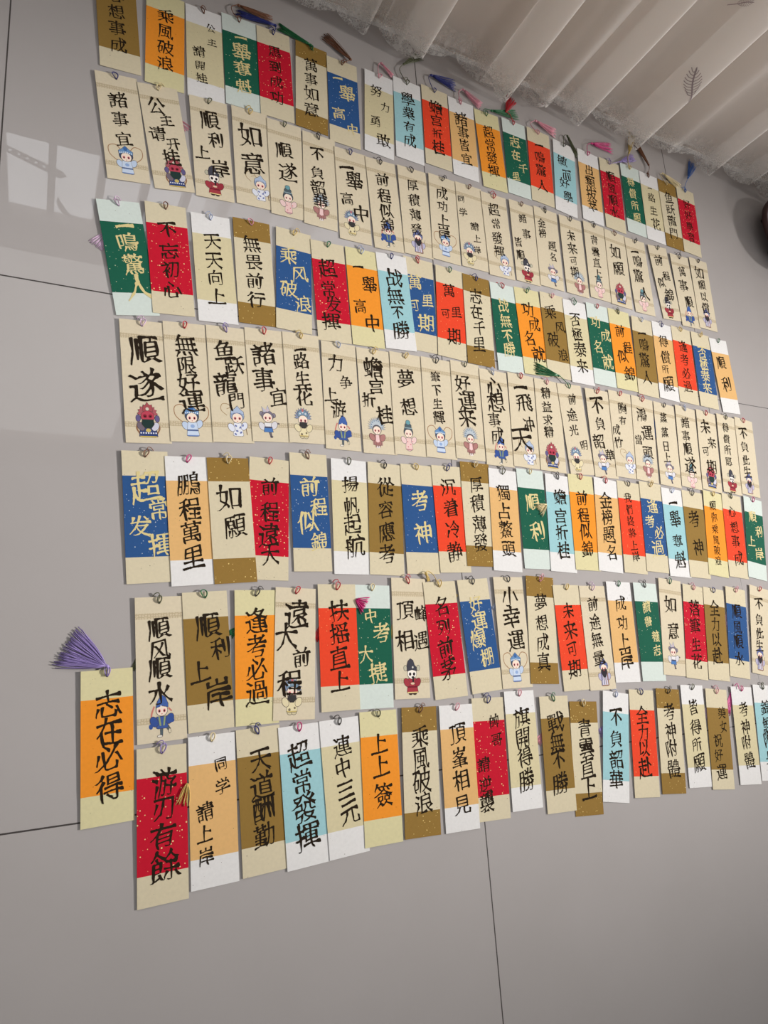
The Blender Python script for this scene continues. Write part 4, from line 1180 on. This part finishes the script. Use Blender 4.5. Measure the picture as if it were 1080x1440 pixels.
for (own, colour, cordp, knot, tip, spread, ns, zt) in TASSELS:
    root = ROOT[tuple(own)]
    rng = random.Random(sum(knot) * 3.1 + own[0] * 31 + own[1])
    V, F = [], []
    k = Vector((knot[0] / 1000, knot[1] / 1000, 0))
    t = Vector((tip[0] / 1000, tip[1] / 1000, 0))
    d = t - k
    ln = d.length
    d.normalize()
    s = Vector((-d.y, d.x, 0))
    zk = 0.0030 * zt + 0.0012 if zt else 0.0003
    if cordp:
        P = [Vector((p[0] / 1000, p[1] / 1000, 0.0045 if q == 0 else 0.0038)) for q, p in enumerate(cordp)] + [k + Vector((0, 0, zk + 0.0008))]
        if len(P) > 2:
            P = catmull(P, 5)
        tube_vf(P, 0.0006, V, F, 6)
    # wound neck under the knot
    KV, KF = [], []
    neck = [k - d * 0.001 + Vector((0, 0, zk)), k + d * 0.001 + Vector((0, 0, zk)), k + d * 0.004 + Vector((0, 0, zk * 0.95))]
    tube_vf(neck, [0.0010, 0.0021, 0.0017], KV, KF, 8)
    for n in range(ns):
        a = (n + 0.5) / ns * 2 - 1 + rng.uniform(-0.12, 0.12)
        L_ = ln * rng.uniform(0.88, 1.03)
        off = a * spread / 2000.0
        cv = rng.uniform(-0.0012, 0.0012)
        zz = max(0.0005, zk * 0.9 + rng.uniform(-0.0012, 0.0012)) if zt else 0.0
        pts = []
        for q in range(7):
            u = q / 6
            wv = off * (u ** 0.8) + cv * math.sin(PI * u)
            zq = zz * (1 - u * 0.75 if zt != 0.35 and zt != 0.4 and zt != 0.3 else 1.0) + (0.0006 if zt else 0.0004)
            pts.append(k + d * (0.003 + (L_ - 0.003) * u) + s * (wv + a * 0.0008) + Vector((0, 0, zq)))
        tube_vf(pts, 0.00046 if zt else 0.00036, V, F, 4)
    inv = root.matrix_world.inverted()
    me = bpy.data.meshes.new('tassel')
    me.from_pydata([tuple(inv @ v) for v in V], [], F)
    me.polygons.foreach_set('use_smooth', [True] * len(F))
    me.materials.append(TM[colour])
    o = link('tassel', me, root)
    o['label'] = THREAD_WORD[colour] + ' silk tassel'
    if zt == 1:
        km = bpy.data.meshes.new('knot')
        km.from_pydata([tuple(inv @ v) for v in KV], [], KF)
        km.polygons.foreach_set('use_smooth', [True] * len(KF))
        km.materials.append(TM[colour])
        link('knot', km, o)

# ------------------------------------------------------------------ sheer curtain
def sheer_material():
    m = bpy.data.materials.new('sheer_white_voile')
    m.use_nodes = True
    nt = m.node_tree
    nt.nodes.remove(nt.nodes['Principled BSDF'])
    df = N(nt, 'ShaderNodeBsdfDiffuse')
    tl = N(nt, 'ShaderNodeBsdfTranslucent')
    tr = N(nt, 'ShaderNodeBsdfTransparent')
    df.inputs[0].default_value = (0.96, 0.94, 0.92, 1)
    tl.inputs[0].default_value = (0.96, 0.94, 0.92, 1)
    m1 = N(nt, 'ShaderNodeMixShader')
    m1.inputs[0].default_value = 0.6
    nt.links.new(df.outputs[0], m1.inputs[1])
    nt.links.new(tl.outputs[0], m1.inputs[2])
    m2 = N(nt, 'ShaderNodeMixShader')
    m2.inputs[0].default_value = 0.66
    nt.links.new(tr.outputs[0], m2.inputs[1])
    nt.links.new(m1.outputs[0], m2.inputs[2])
    nt.links.new(m2.outputs[0], nt.nodes['Material Output'].inputs[0])
    return m

def lace_material():
    m = bpy.data.materials.new('white_lace')
    m.use_nodes = True
    nt = m.node_tree
    p = nt.nodes['Principled BSDF']
    p.inputs['Base Color'].default_value = lin((240, 236, 231))
    p.inputs['Roughness'].default_value = 0.8
    tc = N(nt, 'ShaderNodeTexCoord')
    v = N(nt, 'ShaderNodeTexVoronoi', feature='DISTANCE_TO_EDGE')
    v.inputs['Scale'].default_value = 230.0
    nt.links.new(tc.outputs['Object'], v.inputs['Vector'])
    n = N(nt, 'ShaderNodeTexNoise')
    n.inputs['Scale'].default_value = 95.0
    n.inputs['Detail'].default_value = 2.0
    nt.links.new(tc.outputs['Object'], n.inputs['Vector'])
    thread = mathn(nt, 'LESS_THAN', v.outputs['Distance'], 0.10)
    motif = mathn(nt, 'GREATER_THAN', n.outputs[0], 0.58)
    al = mathn(nt, 'MAXIMUM', mathn(nt, 'MULTIPLY', thread, 0.55), mathn(nt, 'MULTIPLY', motif, 0.7))
    al = mathn(nt, 'MAXIMUM', al, 0.10)
    sz = N(nt, 'ShaderNodeSeparateXYZ')
    nt.links.new(tc.outputs['Object'], sz.inputs[0])
    al = mathn(nt, 'MULTIPLY', al, mathn(nt, 'SUBTRACT', 1.25, mathn(nt, 'MULTIPLY', sz.outputs[2], 17.0), True))
    nt.links.new(al, p.inputs['Alpha'])
    bp = N(nt, 'ShaderNodeBump')
    bp.inputs['Strength'].default_value = 0.8
    bp.inputs['Distance'].default_value = 0.002
    nt.links.new(n.outputs[0], bp.inputs['Height'])
    nt.links.new(bp.outputs[0], p.inputs['Normal'])
    return m

plan = [(0.30, 1.030)]
def fold(c, w, y=0.985):
    h = w / 2
    plan.extend([(c - h - 0.035, 1.030), (c - h * 0.4, y + 0.008), (c + h * 0.8, y), (c + h + 0.003, y + 0.008), (c, y + 0.014), (c - h, y + 0.020),
                 (c - h - 0.003, y + 0.026), (c, y + 0.033), (c + h + 0.025, 1.034)])
def ripple(c, y):
    plan.extend([(c - 0.045, 1.032), (c, y), (c + 0.04, 1.032)])
fold(0.43, 0.030, 1.018)
fold(0.525, 0.040, 0.999)
fold(0.70, 0.050, 0.988)
ripple(0.80, 0.999)
fold(0.885, 0.036, 1.002)
fold(1.03, 0.055, 0.998)
ripple(1.135, 1.014)
fold(1.265, 0.024, 1.004)
fold(1.385, 0.022, 1.006)
fold(1.50, 0.060, 0.986)
ripple(1.66, 1.004)
fold(1.78, 0.05, 0.994)
fold(1.98, 0.04, 1.004)
fold(2.2, 0.05, 1.004)
fold(2.42, 0.04, 0.999)
plan.append((2.6, 1.03))
PL = catmull([(p[0], p[1], 0) for p in plan], 5)
arc = [0.0]
for a, b in zip(PL, PL[1:]):
    arc.append(arc[-1] + (b - a).length)
def drape(zs, dy=0.0, flare=0.0):
    V, F = [], []
    nz = len(zs(0))
    for p, s in zip(PL, arc):
        for z in zs(s):
            k = max(0.0, 1 - z / 0.5)
            yy = p.y + (1.022 - p.y) * (1 - k) * 0.35 - dy
            V.append((p.x, yy, z))
    for i in range(len(PL) - 1):
        for j in range(nz - 1):
            F.append((i * nz + j, (i + 1) * nz + j, (i + 1) * nz + j + 1, i * nz + j + 1))
    return V, F
curtain = bpy.data.objects.new('sheer_curtain', None)
COL.objects.link(curtain)
curtain.location = (1.1, 1.02, 0.0)
tag(curtain, 'sheer white lace-hemmed curtain hanging in folds to the floor', 'curtain')
off = Vector((1.1, 1.02, 0.0))
V, F = drape(lambda s: [0.030, 0.06, 0.12, 0.2, 0.3, 0.45, 0.7, 1.1, 1.6, 2.2])
o = mesh_obj('voile_panel', [Vector(v) - off for v in V], F, sheer_material(), curtain, True)
def scal(s):
    return 0.004 + 0.020 * (1 - math.sqrt(abs(math.sin(PI * s / 0.088))))
V, F = drape(lambda s: [scal(s), scal(s) * 0.6 + 0.010, 0.026, 0.040, 0.055, 0.068 + 0.008 * math.sin(s * 71)], 0.0009)
o = mesh_obj('lace_trim', [Vector(v) - off for v in V], F, lace_material(), curtain, True)
o['label'] = 'scalloped white lace hem'
# embroidered feathers on the voile
def y_at(x):
    ys = []
    for a, b in zip(PL, PL[1:]):
        if (a.x - x) * (b.x - x) <= 0 and abs(a.x - b.x) > 1e-9:
            t = (x - a.x) / (b.x - a.x)
            ys.append(a.y + (b.y - a.y) * t)
    return min(ys)
feather_mat = mat('grey_violet_embroidery', (146, 134, 138), 0.8)
def feather(x, z, size, lean):
    loops = [strip([(0, -0.62), (0.02, -0.2), (0.0, 0.2), (0.05, 0.52)], 0.018)]
    for k in range(9):
        u = k / 8
        y = -0.12 + u * 0.6
        ln = 0.17 * math.sin(PI * (0.15 + 0.8 * u)) + 0.03
        for s in (-1, 1):
            loops.append(strip([(0.0, y - 0.05), (s * ln * 0.6, y - 0.01), (s * ln, y + 0.07)], 0.009))
    V, F = [], []
    for lp in loops:
        v, f = fill_loops([lp])
        b = len(V)
        for p in v:
            X = (p[0] * math.cos(lean) - p[1] * math.sin(lean)) * size
            Z = (p[0] * math.sin(lean) + p[1] * math.cos(lean)) * size
            zz = z + Z
            k = max(0.0, 1 - zz / 0.5)
            yy = y_at(x + X)
            yy = yy + (1.022 - yy) * (1 - k) * 0.35 - 0.0012
            V.append(Vector((x + X, yy, zz)) - off)
        F += [tuple(b + i for i in q) for q in f]
    o = mesh_obj('embroidered_feather', V, F, feather_mat, curtain)
    o['label'] = 'embroidered grey feather motif'
feather(1.0392, 0.1553, 0.0766, 0.742)
feather(0.9878, 0.2988, 0.033, -0.758)

# ------------------------------------------------------------------ round stool at the right edge
stool = bpy.data.objects.new('round_stool', None)
COL.objects.link(stool)
SX, SY, SR, SH = (1.486, 0.897, 0.084, 0.03)
stool.location = (SX, SY, 0)
tag(stool, 'low round grey stool with dark brown rim under the curtain at right edge', 'stool')
dark_wood = mat('dark_brown_wood', (58, 34, 34), 0.4, 0.4)
V, F = [], []
tube_vf([(SR * math.cos(2 * PI * k / 48), SR * math.sin(2 * PI * k / 48), SH) for k in range(48)], 0.006, V, F, 10, True)
mesh_obj('rim', V, F, dark_wood, stool, True)
v, f = fill_loops([[((SR - 0.002) * math.cos(2 * PI * k / 48), (SR - 0.002) * math.sin(2 * PI * k / 48)) for k in range(48)]], 0.0025)
mesh_obj('seat', [(p[0], p[1], p[2] + SH) for p in v], f, mat('grey_cushion', (150, 142, 150), 0.7), stool)
for k in range(4):
    a = PI / 4 + k * PI / 2
    V, F = [], []
    tube_vf([(SR * 0.65 * math.cos(a), SR * 0.65 * math.sin(a), SH - 0.003), (SR * 0.70 * math.cos(a), SR * 0.70 * math.sin(a), 0.0)], [0.007, 0.005], V, F, 10)
    mesh_obj('leg', V, F, dark_wood, stool, True)
